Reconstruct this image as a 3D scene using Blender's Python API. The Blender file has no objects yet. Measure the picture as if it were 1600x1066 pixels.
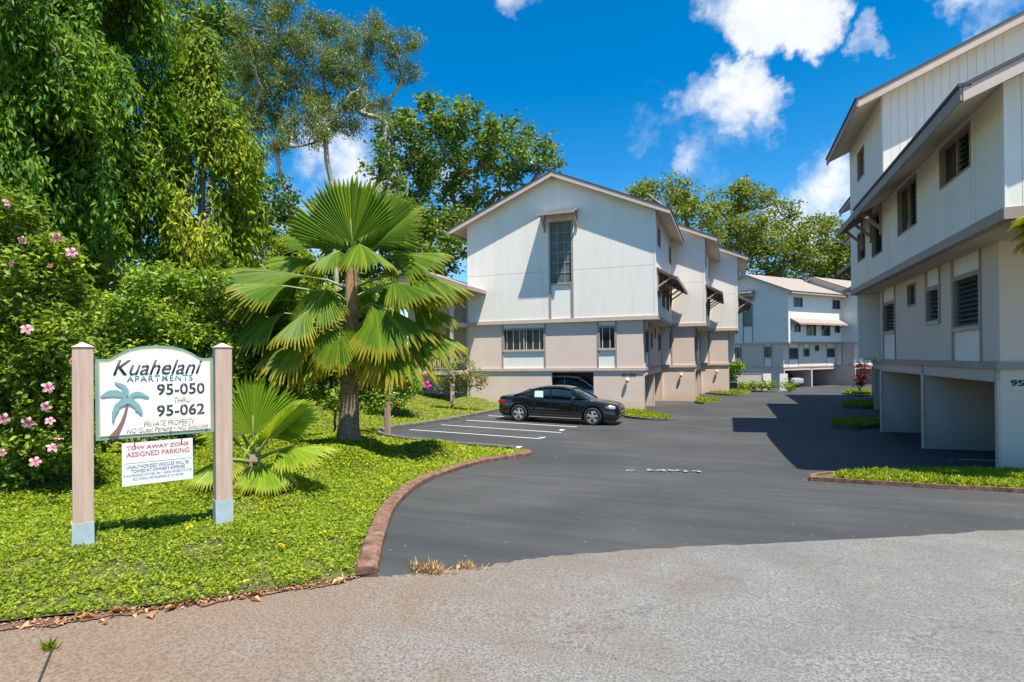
import bpy, bmesh, math, random
import numpy as np
from mathutils import Vector, Matrix
from mathutils.geometry import delaunay_2d_cdt

R_ = math.radians
rng = np.random.default_rng(7)
random.seed(7)
scn = bpy.context.scene
col = scn.collection

# ------------------------------------------------------------------ camera
F_PX, CX, HZ = 910.0, 800.0, 560.0
YAW, ROLL = R_(20.5), R_(-0.7)
CAM = Vector((0, 0, 2.7))
cam_d = bpy.data.cameras.new('camera')
cam = bpy.data.objects.new('camera', cam_d)
col.objects.link(cam)
MC = Matrix.Rotation(YAW, 4, 'Z') @ Matrix.Rotation(R_(90), 4, 'X') @ Matrix.Rotation(ROLL, 4, 'Z')
cam.matrix_world = Matrix.Translation(CAM) @ MC
cam_d.sensor_width = 36
cam_d.lens = F_PX / 1600 * 36
cam_d.shift_y = (HZ - 533) / 1600
cam_d.clip_start = 0.1
cam_d.clip_end = 2000
scn.camera = cam

# ------------------------------------------------------------------ sun, sky, exposure
SUN_TRAVEL = Vector((-1.36, 1.0, -4.03)).normalized()
sl = bpy.data.lights.new('sun', 'SUN')
sl.energy = 5.0
sl.angle = R_(0.5)
sl.color = (1.0, 0.93, 0.81)
so = bpy.data.objects.new('sun', sl)
so.rotation_euler = SUN_TRAVEL.to_track_quat('-Z', 'Y').to_euler()
so.location = (20, -20, 60)
col.objects.link(so)
scn.view_settings.view_transform = 'Standard'
scn.view_settings.look = 'None'
scn.view_settings.exposure = 0.86
scn.view_settings.gamma = 1.0
scn.cycles.max_bounces = 6
scn.cycles.diffuse_bounces = 3
scn.cycles.transparent_max_bounces = 4
scn.cycles.caustics_reflective = False
scn.cycles.caustics_refractive = False

RM = MC.to_3x3()
def ray(px, py):
    return (RM @ Vector(((px - CX) / F_PX, (HZ - py) / F_PX, -1.0)))   # depth 1 along the view axis
FWD = RM @ Vector((0, 0, -1))
def at(px, py, d):
    return CAM + ray(px, py) * d

w = bpy.data.worlds.new('World')
scn.world = w
w.use_nodes = True
w.cycles.sampling_method = 'MANUAL'
w.cycles.sample_map_resolution = 512
nt = w.node_tree
for n in list(nt.nodes):
    nt.nodes.remove(n)
def N(tree, typ, **kw):
    n = tree.nodes.new(typ)
    for k, v in kw.items():
        setattr(n, k, v)
    return n
def wmath(op, a, b=None, clamp=False):
    n = N(nt, 'ShaderNodeMath', operation=op, use_clamp=clamp)
    for i, v in enumerate((a, b)):
        if v is None: continue
        if isinstance(v, (int, float)): n.inputs[i].default_value = v
        else: nt.links.new(v, n.inputs[i])
    return n.outputs[0]
out = N(nt, 'ShaderNodeOutputWorld')
bg = N(nt, 'ShaderNodeBackground')
bg.inputs[1].default_value = 0.082
sky = N(nt, 'ShaderNodeTexSky')
sky.sky_type = 'NISHITA'
sky.sun_disc = False
sky.sun_elevation = math.asin(-SUN_TRAVEL.z)
sky.sun_rotation = math.atan2(1.36, -1.0)
sky.altitude = 100
sky.air_density = 1.0
sky.dust_density = 0.3
sky.ozone_density = 2.5
hs = N(nt, 'ShaderNodeHueSaturation')
hs.inputs['Hue'].default_value = 0.497
hs.inputs['Saturation'].default_value = 1.5
hs.inputs['Value'].default_value = 1.26
nt.links.new(sky.outputs[0], hs.inputs['Color'])
tc = N(nt, 'ShaderNodeTexCoord')
dirv = tc.outputs['Generated']
ns1 = N(nt, 'ShaderNodeTexNoise'); ns1.inputs['Scale'].default_value = 5.0
ns1.inputs['Detail'].default_value = 9; ns1.inputs['Roughness'].default_value = 0.58
nt.links.new(dirv, ns1.inputs['Vector'])
ns2 = N(nt, 'ShaderNodeTexNoise'); ns2.inputs['Scale'].default_value = 16.0
ns2.inputs['Detail'].default_value = 8; ns2.inputs['Roughness'].default_value = 0.62
nt.links.new(dirv, ns2.inputs['Vector'])
blobs = [(1200, 2, 70, 1.0), (1268, 48, 44, 1.0), (1120, -20, 50, .7), (1150, 158, 50, .85), (1208, 190, 36, .8), (1098, 160, 38, .6),
         (1010, 212, 40, .5), (1095, 272, 34, .5), (815, -4, 32, .5), (1560, 8, 62, .8), (1310, 318, 75, .95), (1260, 345, 60, .8),
         (600, 330, 110, .9), (520, 380, 90, .7), (700, 330, 80, .8), (560, 270, 70, .6), (380, 640, 200, .5), (1358, 70, 24, .45), (1120, 214, 30, .4)]
wn = N(nt, 'ShaderNodeTexNoise'); wn.inputs['Scale'].default_value = 6.5; wn.inputs['Detail'].default_value = 7; wn.inputs['Roughness'].default_value = .62
nt.links.new(dirv, wn.inputs['Vector'])
ws = N(nt, 'ShaderNodeVectorMath', operation='SUBTRACT'); nt.links.new(wn.outputs['Color'], ws.inputs[0]); ws.inputs[1].default_value = (.5, .5, .5)
wk = N(nt, 'ShaderNodeVectorMath', operation='SCALE'); nt.links.new(ws.outputs[0], wk.inputs[0]); wk.inputs['Scale'].default_value = .22
wa = N(nt, 'ShaderNodeVectorMath', operation='ADD'); nt.links.new(dirv, wa.inputs[0]); nt.links.new(wk.outputs[0], wa.inputs[1])
wd_ = N(nt, 'ShaderNodeVectorMath', operation='NORMALIZE'); nt.links.new(wa.outputs[0], wd_.inputs[0])
tot = None
for (bx, by, br, amp) in blobs:
    c = ray(bx, by).normalized()
    e = ray(bx + br, by).normalized()
    cosr = c.dot(e)
    d = N(nt, 'ShaderNodeVectorMath', operation='DOT_PRODUCT')
    nt.links.new(wd_.outputs[0], d.inputs[0]); d.inputs[1].default_value = c
    mr = N(nt, 'ShaderNodeMapRange'); mr.interpolation_type = 'SMOOTHSTEP'
    nt.links.new(d.outputs['Value'], mr.inputs['Value'])
    mr.inputs['From Min'].default_value = 1 - (1 - cosr) * 2.6
    mr.inputs['From Max'].default_value = 1.0 - (1 - cosr) * .1
    mr.inputs['To Min'].default_value = 0; mr.inputs['To Max'].default_value = amp
    tot = mr.outputs[0] if tot is None else wmath('MAXIMUM', tot, mr.outputs[0])
# fair-weather clouds elsewhere in the sky too
gen = N(nt, 'ShaderNodeTexNoise'); gen.inputs['Scale'].default_value = 2.3; gen.inputs['Detail'].default_value = 3
mpn = N(nt, 'ShaderNodeMapping'); mpn.inputs['Location'].default_value = (3.1, 1.7, 5.2)
nt.links.new(dirv, mpn.inputs[0]); nt.links.new(mpn.outputs[0], gen.inputs['Vector'])
g2 = N(nt, 'ShaderNodeMapRange'); nt.links.new(gen.outputs['Fac'], g2.inputs['Value'])
g2.inputs['From Min'].default_value = .56; g2.inputs['From Max'].default_value = .72
g2.inputs['To Max'].default_value = .8
tot = wmath('MAXIMUM', tot, g2.outputs[0])
nz = wmath('ADD', wmath('MULTIPLY', wmath('SUBTRACT', ns1.outputs['Fac'], 0.52), 3.2), wmath('MULTIPLY', wmath('SUBTRACT', ns2.outputs['Fac'], 0.5), 1.5))
den = wmath('ADD', wmath('MULTIPLY', tot, .75), wmath('MULTIPLY', nz, wmath('POWER', tot, .6)))
cr = N(nt, 'ShaderNodeMapRange'); cr.interpolation_type = 'SMOOTHSTEP'
nt.links.new(den, cr.inputs['Value'])
cr.inputs['From Min'].default_value = .1; cr.inputs['From Max'].default_value = .95
cr.inputs['To Max'].default_value = .96
mx = N(nt, 'ShaderNodeMix', data_type='RGBA')
nt.links.new(cr.outputs[0], mx.inputs['Factor'])
nt.links.new(hs.outputs[0], mx.inputs['A'])
cb_ = N(nt, 'ShaderNodeMix', data_type='RGBA'); nt.links.new(ns2.outputs['Fac'], cb_.inputs['Factor'])
cb_.inputs['A'].default_value = (5.0, 5.4, 6.0, 1); cb_.inputs['B'].default_value = (8.2, 8.3, 8.4, 1)
nt.links.new(cb_.outputs['Result'], mx.inputs['B'])
nt.links.new(mx.outputs['Result'], bg.inputs[0])
nt.links.new(bg.outputs[0], out.inputs[0])

# ------------------------------------------------------------------ ground heights
_ys = np.arange(-60, 460, .25)
_zs = np.interp(_ys, [-60, 3.8, 13.84, 20, 25, 45, 60, 400], [1.15, 1.15, .35, .08, 0, -.05, -.68, -.9])
_k = np.exp(-.5 * (np.arange(-12, 13) * .25 / 1.0) ** 2); _k /= _k.sum()
_zs = np.convolve(np.pad(_zs, 12, mode='edge'), _k, mode='valid')
def za(x, y):
    z = np.interp(y, _ys, _zs)
    wgt = np.clip((np.asarray(y) - 13.5) / 3, 0, 1) * np.clip((29 - np.asarray(y)) / 2, 0, 1)
    return z + .03 * np.clip(-5.5 - np.asarray(x), 0, 7) * wgt
def ground(px, py, f=None):
    f = f or za
    lo, hi = 1.0, 300.0
    r = ray(px, py)
    for _ in range(50):
        m = .5 * (lo + hi)
        p = CAM + r * m
        if p.z > f(p.x, p.y): lo = m
        else: hi = m
    return CAM + r * hi

# ------------------------------------------------------------------ material helpers
def newmat(name):
    m = bpy.data.materials.new(name); m.use_nodes = True
    t = m.node_tree
    return m, t, t.nodes['Principled BSDF'], t.nodes['Material Output']
def setp(b, **kw):
    for k, v in kw.items():
        b.inputs[k].default_value = v
def rgb(c): return (c[0], c[1], c[2], 1)
def noise(t, vec, scale, detail=6, rough=.6):
    n = N(t, 'ShaderNodeTexNoise'); n.inputs['Scale'].default_value = scale
    n.inputs['Detail'].default_value = detail; n.inputs['Roughness'].default_value = rough
    if vec is not None: t.links.new(vec, n.inputs['Vector'])
    return n
def ramp(t, fac, stops):
    r = N(t, 'ShaderNodeValToRGB')
    el = r.color_ramp.elements
    while len(el) < len(stops): el.new(.5)
    for e, (p, c) in zip(el, stops):
        e.position = p; e.color = rgb(c)
    t.links.new(fac, r.inputs[0])
    return r.outputs[0]
def mixc(t, fac, a, b, mode='MIX'):
    m = N(t, 'ShaderNodeMix', data_type='RGBA', blend_type=mode)
    for key, v in (('Factor', fac), ('A', a), ('B', b)):
        if isinstance(v, (int, float)): m.inputs[key].default_value = v
        elif isinstance(v, tuple): m.inputs[key].default_value = rgb(v)
        else: t.links.new(v, m.inputs[key])
    return m.outputs['Result']
def mth(t, op, a, b=None, c=None):
    n = N(t, 'ShaderNodeMath', operation=op)
    for i, v in enumerate((a, b, c)):
        if v is None: continue
        if isinstance(v, (int, float)): n.inputs[i].default_value = v
        else: t.links.new(v, n.inputs[i])
    return n.outputs[0]
def bump(t, b, h, strength, dist=.01):
    n = N(t, 'ShaderNodeBump'); n.inputs['Strength'].default_value = strength; n.inputs['Distance'].default_value = dist
    t.links.new(h, n.inputs['Height']); t.links.new(n.outputs[0], b.inputs['Normal'])
def objco(t): return N(t, 'ShaderNodeTexCoord').outputs['Object']
def maprange(t, v, a, b, c=0., d=1.):
    n = N(t, 'ShaderNodeMapRange'); t.links.new(v, n.inputs['Value'])
    for k, x in (('From Min', a), ('From Max', b), ('To Min', c), ('To Max', d)): n.inputs[k].default_value = x
    return n.outputs[0]

def paint(name, c, rough=.6, var=.12, scale=3., bumps=.15):
    m, t, b, o = newmat(name)
    co = objco(t)
    n = noise(t, co, scale); n2 = noise(t, co, scale * 14, 4)
    f = mth(t, 'ADD', mth(t, 'MULTIPLY', n.outputs['Fac'], .7), mth(t, 'MULTIPLY', n2.outputs['Fac'], .3))
    cc = ramp(t, f, [(.3, tuple(x * (1 - var) for x in c)), (.7, tuple(min(1, x * (1 + var)) for x in c))])
    t.links.new(cc, b.inputs['Base Color'])
    setp(b, Roughness=rough)
    if bumps: bump(t, b, n2.outputs['Fac'], bumps, .004)
    return m

def siding_mat(name, c, grooves=True):
    m, t, b, o = newmat(name)
    co = objco(t)
    sp = N(t, 'ShaderNodeSeparateXYZ'); t.links.new(co, sp.inputs[0])
    u = mth(t, 'ADD', sp.outputs[0], sp.outputs[1])
    fr = mth(t, 'FRACT', mth(t, 'MULTIPLY', u, 5.0))
    g = mth(t, 'LESS_THAN', fr, .07)
    mp = N(t, 'ShaderNodeMapping'); mp.inputs['Scale'].default_value = (1.2, 1.2, .18)
    t.links.new(co, mp.inputs[0])
    n = noise(t, mp.outputs[0], 2.2, 7, .65)
    n2 = noise(t, co, 26, 5)
    cc = ramp(t, n.outputs['Fac'], [(.3, tuple(x * .93 for x in c)), (.5, c), (.75, tuple(min(1, x * 1.04) for x in c))])
    # weathering along the lower edge of the boards: a shape of its own in streaks
    mp2 = N(t, 'ShaderNodeMapping'); mp2.inputs['Scale'].default_value = (9, 9, .35)
    t.links.new(co, mp2.inputs[0])
    n3 = noise(t, mp2.outputs[0], 1.5, 5, .7)
    cc = mixc(t, maprange(t, n3.outputs['Fac'], .6, .8, 0, .1), cc, (c[0] * .62, c[1] * .6, c[2] * .55))
    cc = mixc(t, maprange(t, n2.outputs['Fac'], .62, .75, 0, .12), cc, (c[0] * .6, c[1] * .58, c[2] * .55))
    if grooves:
        cc = mixc(t, mth(t, 'MULTIPLY', g, .14), cc, (c[0] * .5, c[1] * .5, c[2] * .5))
        bump(t, b, mth(t, 'ADD', mth(t, 'MULTIPLY', mth(t, 'SUBTRACT', 1., g), 1.), mth(t, 'MULTIPLY', n2.outputs['Fac'], .15)), .28, .005)
    else:
        bump(t, b, n2.outputs['Fac'], .2, .003)
    t.links.new(cc, b.inputs['Base Color'])
    setp(b, Roughness=.62)
    return m

def block_mat(name, c):
    m, t, b, o = newmat(name)
    co = objco(t)
    sp = N(t, 'ShaderNodeSeparateXYZ'); t.links.new(co, sp.inputs[0])
    cb = N(t, 'ShaderNodeCombineXYZ')
    t.links.new(mth(t, 'ADD', sp.outputs[0], sp.outputs[1]), cb.inputs[0]); t.links.new(sp.outputs[2], cb.inputs[1])
    br = N(t, 'ShaderNodeTexBrick')
    t.links.new(cb.outputs[0], br.inputs['Vector'])
    br.inputs['Scale'].default_value = 1.0
    br.inputs['Brick Width'].default_value = .4; br.inputs['Row Height'].default_value = .2
    br.inputs['Mortar Size'].default_value = .009; br.inputs['Mortar Smooth'].default_value = .4
    br.inputs['Color1'].default_value = rgb(c); br.inputs['Color2'].default_value = rgb(tuple(x * .97 for x in c))
    br.inputs['Mortar'].default_value = rgb(tuple(x * .92 for x in c))
    n = noise(t, co, .9, 6, .65); n2 = noise(t, co, 40, 4)
    cc = mixc(t, maprange(t, n.outputs['Fac'], .35, .7, 0, .35), br.outputs['Color'], (c[0] * .82, c[1] * .78, c[2] * .74))
    # red-dirt splash near the foot of the wall
    foot = maprange(t, mth(t, 'ADD', sp.outputs[2], mth(t, 'MULTIPLY', n.outputs['Fac'], 1.2)), .45, 1.1, .55, 0)
    cc = mixc(t, foot, cc, (.62, .38, .22))
    t.links.new(cc, b.inputs['Base Color'])
    setp(b, Roughness=.8)
    bump(t, b, mth(t, 'ADD', mth(t, 'MULTIPLY', br.outputs['Fac'], -1.), mth(t, 'MULTIPLY', n2.outputs['Fac'], .3)), .16, .005)
    return m

def glass_mat(name, c, rough=.08):
    m, t, b, o = newmat(name)
    co = objco(t)
    n = noise(t, co, 1.3, 3)
    t.links.new(ramp(t, n.outputs['Fac'], [(.35, tuple(x * .6 for x in c)), (.65, c)]), b.inputs['Base Color'])
    setp(b, Roughness=rough, **{'Specular IOR Level': .3})
    return m

def foliage_mat(name, dark, mid, light, rough=.42, trans=.35, tip=None):
    m, t, b, o = newmat(name)
    a = N(t, 'ShaderNodeAttribute'); a.attribute_name = 'var'
    cc = ramp(t, a.outputs['Fac'], [(0, dark), (.5, mid), (1, light)])
    if tip:
        a2 = N(t, 'ShaderNodeAttribute'); a2.attribute_name = 'tip'
        cc = mixc(t, maprange(t, a2.outputs['Fac'], .72, .93), cc, tip[0])
        cc = mixc(t, maprange(t, a2.outputs['Fac'], .95, 1.05), cc, tip[1])
    t.links.new(cc, b.inputs['Base Color'])
    setp(b, Roughness=rough + .1, **{'Specular IOR Level': .28})
    tr = N(t, 'ShaderNodeBsdfTranslucent')
    t.links.new(mixc(t, 1.0, cc, (1.5, 1.35, .6), 'MULTIPLY'), tr.inputs['Color'])
    ms = N(t, 'ShaderNodeMixShader'); ms.inputs[0].default_value = trans
    t.links.new(b.outputs[0], ms.inputs[1]); t.links.new(tr.outputs[0], ms.inputs[2])
    t.links.new(ms.outputs[0], o.inputs['Surface'])
    return m

def bark_mat(name, c1, c2, scale=(6, 6, 1.2)):
    m, t, b, o = newmat(name)
    mp = N(t, 'ShaderNodeMapping'); mp.inputs['Scale'].default_value = scale
    t.links.new(objco(t), mp.inputs[0])
    n = noise(t, mp.outputs[0], 2.5, 7, .7)
    t.links.new(ramp(t, n.outputs['Fac'], [(.32, c1), (.68, c2)]), b.inputs['Base Color'])
    setp(b, Roughness=.85)
    bump(t, b, n.outputs['Fac'], .6 if scale[2] > .8 else .15, .02 if scale[2] > .8 else .003)
    return m

def asphalt_mat():
    m, t, b, o = newmat('asphalt')
    co = objco(t)
    n = noise(t, co, .35, 6, .6); n2 = noise(t, co, 60, 3, .7)
    mp = N(t, 'ShaderNodeMapping'); mp.inputs['Scale'].default_value = (.25, 2.6, 1); mp.inputs['Rotation'].default_value = (0, 0, .25)
    t.links.new(co, mp.inputs[0])
    n3 = noise(t, mp.outputs[0], 1.2, 6, .65)
    f = mth(t, 'ADD', mth(t, 'MULTIPLY', n.outputs['Fac'], .55), mth(t, 'MULTIPLY', n3.outputs['Fac'], .45))
    cc = ramp(t, f, [(.32, (.033, .035, .037)), (.5, (.052, .054, .055)), (.68, (.084, .084, .082))])
    n4 = noise(t, co, .8, 7, .7)
    cc = mixc(t, maprange(t, n4.outputs['Fac'], .58, .76, 0, .45), cc, (.10, .09, .074))
    cc = mixc(t, maprange(t, n2.outputs['Fac'], .55, .8, 0, .35), cc, (.09, .092, .095))
    n6 = noise(t, co, .22, 3, .5)
    cc = mixc(t, maprange(t, n6.outputs['Fac'], .5, .62, 0, .35), cc, (.030, .032, .034))
    vo = N(t, 'ShaderNodeTexVoronoi'); vo.inputs['Scale'].default_value = 5.5; t.links.new(co, vo.inputs['Vector'])
    cc = mixc(t, mth(t, 'MULTIPLY', mth(t, 'LESS_THAN', vo.outputs['Distance'], .05), .7), cc, (.35, .33, .3))
    t.links.new(cc, b.inputs['Base Color'])
    setp(b, Roughness=.72, **{'Specular IOR Level': .35})
    bump(t, b, n2.outputs['Fac'], .35, .004)
    return m

def concrete_mat():
    m, t, b, o = newmat('old_concrete')
    co = objco(t)
    n = noise(t, co, .55, 7, .62); n2 = noise(t, co, 62, 4, .7); n3 = noise(t, co, 130, 2, .7); n4 = noise(t, co, 1.7, 8, .68); n5 = noise(t, co, 9, 6, .7)
    cc = ramp(t, n2.outputs['Fac'], [(.36, (.092, .09, .085)), (.48, (.165, .161, .152)), (.60, (.255, .249, .235))])
    cc = mixc(t, maprange(t, n4.outputs['Fac'], .40, .66, 0, .6), cc, (.125, .121, .113))
    cc = mixc(t, maprange(t, n5.outputs['Fac'], .55, .75, 0, .5), cc, (.215, .208, .195))
    cc = mixc(t, maprange(t, n3.outputs['Fac'], .57, .68, 0, .6), cc, (.04, .039, .037))
    # scraped streaks running across the apron
    mp = N(t, 'ShaderNodeMapping'); mp.inputs['Rotation'].default_value = (0, 0, .62); mp.inputs['Scale'].default_value = (.5, 7, 1)
    t.links.new(co, mp.inputs[0])
    ns_ = noise(t, mp.outputs[0], 1.4, 6, .7)
    cc = mixc(t, maprange(t, ns_.outputs['Fac'], .56, .72, 0, .5), cc, (.10, .097, .092))
    # hairline cracks
    wv = N(t, 'ShaderNodeVectorMath', operation='ADD'); sc_ = N(t, 'ShaderNodeVectorMath', operation='SCALE'); sc_.inputs['Scale'].default_value = .55
    t.links.new(n4.outputs['Color'], sc_.inputs[0]); t.links.new(co, wv.inputs[0]); t.links.new(sc_.outputs[0], wv.inputs[1])
    vo = N(t, 'ShaderNodeTexVoronoi'); vo.feature = 'DISTANCE_TO_EDGE'; vo.inputs['Scale'].default_value = .62; t.links.new(wv.outputs[0], vo.inputs['Vector'])
    crack = mth(t, 'MULTIPLY', mth(t, 'LESS_THAN', vo.outputs['Distance'], .0045), maprange(t, n.outputs['Fac'], .47, .55))
    cc = mixc(t, mth(t, 'MULTIPLY', crack, .4), cc, (.05, .045, .04))
    # red dirt washed over the slab beside the lawn
    sp = N(t, 'ShaderNodeSeparateXYZ'); t.links.new(co, sp.inputs[0])
    g = mth(t, 'ADD', mth(t, 'ADD', mth(t, 'MULTIPLY', sp.outputs[0], -.62), mth(t, 'MULTIPLY', sp.outputs[1], .06)), mth(t, 'MULTIPLY', n4.outputs['Fac'], 2.2))
    fdirt = maprange(t, g, 1.55, 3.2, 0, .88)
    dirt = ramp(t, n2.outputs['Fac'], [(.3, (.09, .062, .042)), (.6, (.24, .168, .115))])
    cc = mixc(t, fdirt, cc, dirt)
    t.links.new(cc, b.inputs['Base Color'])
    setp(b, Roughness=.92, **{'Specular IOR Level': .25})
    bump(t, b, mth(t, 'SUBTRACT', n2.outputs['Fac'], crack), .28, .004)
    return m

def lawn_mat():
    m, t, b, o = newmat('lawn')
    co = objco(t)
    n = noise(t, co, 22, 6, .7); n2 = noise(t, co, .8, 5); n3 = noise(t, co, 90, 3, .7)
    cc = ramp(t, n.outputs['Fac'], [(.3, (.05, .045, .02)), (.5, (.10, .12, .025)), (.72, (.17, .2, .035))])
    cc = mixc(t, maprange(t, n2.outputs['Fac'], .4, .7, 0, .45), cc, (.21, .22, .04))
    cc = mixc(t, maprange(t, n3.outputs['Fac'], .6, .72, 0, .4), cc, (.08, .06, .03))
    t.links.new(cc, b.inputs['Base Color'])
    setp(b, Roughness=.85)
    bump(t, b, n.outputs['Fac'], 1., .05)
    return m

def ground_noise_mat(name, stops, scale=6, rough=.9, bs=.6, bd=.03):
    m, t, b, o = newmat(name)
    co = objco(t)
    n = noise(t, co, scale, 8, .7)
    t.links.new(ramp(t, n.outputs['Fac'], stops), b.inputs['Base Color'])
    setp(b, Roughness=rough)
    bump(t, b, n.outputs['Fac'], bs, bd)
    return m

WHITE = siding_mat('white_siding', (.85, .805, .73))
WHITEB = siding_mat('white_board', (.84, .80, .72), False)
BLOCK = block_mat('painted_block', (.76, .62, .53))
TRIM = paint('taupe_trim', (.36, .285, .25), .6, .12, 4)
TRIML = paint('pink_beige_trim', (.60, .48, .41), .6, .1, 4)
SOFFIT = paint('soffit_paint', (.60, .51, .43), .7, .1, 2)
PANEL = paint('white_panel', (.84, .81, .75), .5, .06, 2, .05)
SHINGLE = ground_noise_mat('shingle', [(.3, (.22, .18, .15)), (.7, (.36, .31, .265))], 14, .9, .5, .02)
ROOFEDGE = paint('dark_roof_edge', (.07, .06, .06), .7)
GLASS = glass_mat('dark_glass', (.022, .045, .042))
GLASSP = glass_mat('grey_glass', (.16, .21, .22), .12)
SLAT = paint('louver_glass', (.05, .085, .075), .15, .2, 3, 0)
INT = paint('garage_interior', (.42, .38, .34), .8)
IRON = paint('black_metal', (.03, .03, .03), .5)
ALU = paint('aluminium', (.5, .5, .5), .35)
ASPH = asphalt_mat()
CONC = concrete_mat()
LAWN = lawn_mat()
KERB = ground_noise_mat('kerb_red', [(.32, (.055, .03, .022)), (.5, (.17, .085, .055)), (.72, (.27, .19, .15))], 9, .9, .6, .01)
KERBG = ground_noise_mat('kerb_grey', [(.3, (.05, .045, .04)), (.55, (.16, .14, .12)), (.75, (.30, .27, .24))], 8, .9, .6, .01)
LINE = ground_noise_mat('worn_white_paint', [(.28, (.25, .25, .25)), (.42, (.72, .72, .70)), (.7, (.8, .8, .78))], 14, .7, .1, .002)
LINEF = ground_noise_mat('faded_white_paint', [(.46, (.045, .05, .054)), (.56, (.5, .5, .5)), (.8, (.7, .7, .7))], 9, .7, .1, .002)
YELLOW = ground_noise_mat('yellow_kerb_paint', [(.3, (.45, .28, .02)), (.6, (.7, .45, .03))], 8)
SOIL = ground_noise_mat('mulch', [(.3, (.05, .03, .02)), (.5, (.17, .10, .065)), (.75, (.30, .19, .12))], 16, .95, .9, .04)
EARTH = ground_noise_mat('earth', [(.3, (.05, .07, .02)), (.6, (.10, .12, .03)), (.8, (.13, .12, .05))], 2)

# ------------------------------------------------------------------ object helpers
def tag(o, label=None, cat=None, group=None, kind=None):
    if label: o['label'] = label
    if cat: o['category'] = cat
    if group: o['group'] = group
    if kind: o['kind'] = kind
    return o
def empty(name, loc=(0, 0, 0), rz=0, **kw):
    o = bpy.data.objects.new(name, None); o.location = loc; o.rotation_euler = (0, 0, rz)
    o.empty_display_size = .2
    col.objects.link(o)
    return tag(o, **kw)
def link_mesh(name, me, mat=None, parent=None):
    if mat is not None and not me.materials: me.materials.append(mat)
    o = bpy.data.objects.new(name, me); col.objects.link(o)
    if parent is not None: o.parent = parent
    return o
class MB:
    def __init__(s, fr=None, mx=1):
        s.v = []; s.f = []; s.fr = fr; s.mx = mx
    def P(s, p):
        if s.fr:
            o, u, n = s.fr
            p = (o[0] + p[0] * u[0] + p[1] * n[0], o[1] + p[0] * u[1] + p[1] * n[1], p[2])
        return (p[0] * s.mx, p[1], p[2])
    def add(s, vs, fs):
        k = len(s.v)
        s.v += [s.P(p) for p in vs]
        s.f += [tuple(i + k for i in f) for f in fs]
        return s
    def box(s, x0, x1, y0, y1, z0, z1):
        return s.add([(x0, y0, z0), (x1, y0, z0), (x1, y1, z0), (x0, y1, z0), (x0, y0, z1), (x1, y0, z1), (x1, y1, z1), (x0, y1, z1)],
                     [(0, 3, 2, 1), (4, 5, 6, 7), (0, 1, 5, 4), (1, 2, 6, 5), (2, 3, 7, 6), (3, 0, 4, 7)])
    def prism(s, poly, axis, a, b):
        """poly of 2D points extruded along axis 'x','y' or 'z' from a to b"""
        n = len(poly)
        def mk(p, q):
            return {'x': (q, p[0], p[1]), 'y': (p[0], q, p[1]), 'z': (p[0], p[1], q)}[axis]
        return s.add([mk(p, a) for p in poly] + [mk(p, b) for p in poly],
                     [tuple(range(n))[::-1], tuple(range(n, 2 * n))] + [(i, (i + 1) % n, n + (i + 1) % n, n + i) for i in range(n)])
    def beam(s, p, q, wd, ht):
        p = Vector(p); q = Vector(q); d = (q - p).normalized()
        up = Vector((0, 0, 1)) if abs(d.z) < .95 else Vector((0, 1, 0))
        a = d.cross(up).normalized() * wd / 2; b = a.cross(d).normalized() * ht / 2
        return s.add([p - a - b, p + a - b, p + a + b, p - a + b, q - a - b, q + a - b, q + a + b, q - a + b],
                     [(0, 1, 2, 3), (7, 6, 5, 4), (0, 4, 5, 1), (1, 5, 6, 2), (2, 6, 7, 3), (3, 7, 4, 0)])
    def tube(s, pts, rad, n=8, cap=True):
        pts = [Vector(p) for p in pts]
        if isinstance(rad, (int, float)): rad = [rad] * len(pts)
        k = len(s.v)
        ref = None
        for i, p in enumerate(pts):
            d = (pts[min(i + 1, len(pts) - 1)] - pts[max(i - 1, 0)])
            d = d.normalized() if d.length > 1e-9 else Vector((0, 0, 1))
            if ref is None:
                ref = Vector((1, 0, 0)) if abs(d.x) < .8 else Vector((0, 1, 0))
            a = (ref - d * ref.dot(d)).normalized(); b = d.cross(a); ref = a
            for j in range(n):
                t = 2 * math.pi * j / n
                s.v.append(s.P(p + (a * math.cos(t) + b * math.sin(t)) * rad[i]))
        for i in range(len(pts) - 1):
            for j in range(n):
                j2 = (j + 1) % n
                s.f.append((k + i * n + j, k + i * n + j2, k + (i + 1) * n + j2, k + (i + 1) * n + j))
        if cap:
            s.f.append(tuple(k + j for j in range(n))[::-1]); e = k + (len(pts) - 1) * n
            s.f.append(tuple(e + j for j in range(n)))
        return s
    def lathe(s, prof, c=(0, 0, 0), n=16):
        k = len(s.v)
        for (r, z) in prof:
            for j in range(n):
                t = 2 * math.pi * j / n
                s.v.append(s.P((c[0] + r * math.cos(t), c[1] + r * math.sin(t), c[2] + z)))
        for i in range(len(prof) - 1):
            for j in range(n):
                j2 = (j + 1) % n
                s.f.append((k + i * n + j, k + i * n + j2, k + (i + 1) * n + j2, k + (i + 1) * n + j))
        return s
    def mesh(s, name):
        me = bpy.data.meshes.new(name); me.from_pydata(s.v, [], s.f)
        me.update()
        return me
    def build(s, name, mat, parent=None, smooth=False, bevel=0):
        me = s.mesh(name)
        bm = bmesh.new(); bm.from_mesh(me); bmesh.ops.recalc_face_normals(bm, faces=bm.faces); bm.to_mesh(me); bm.free()
        if smooth: me.shade_smooth()
        o = link_mesh(name, me, mat, parent)
        if bevel:
            md = o.modifiers.new('bevel', 'BEVEL'); md.width = bevel; md.segments = 2; md.limit_method = 'ANGLE'
        return o

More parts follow.
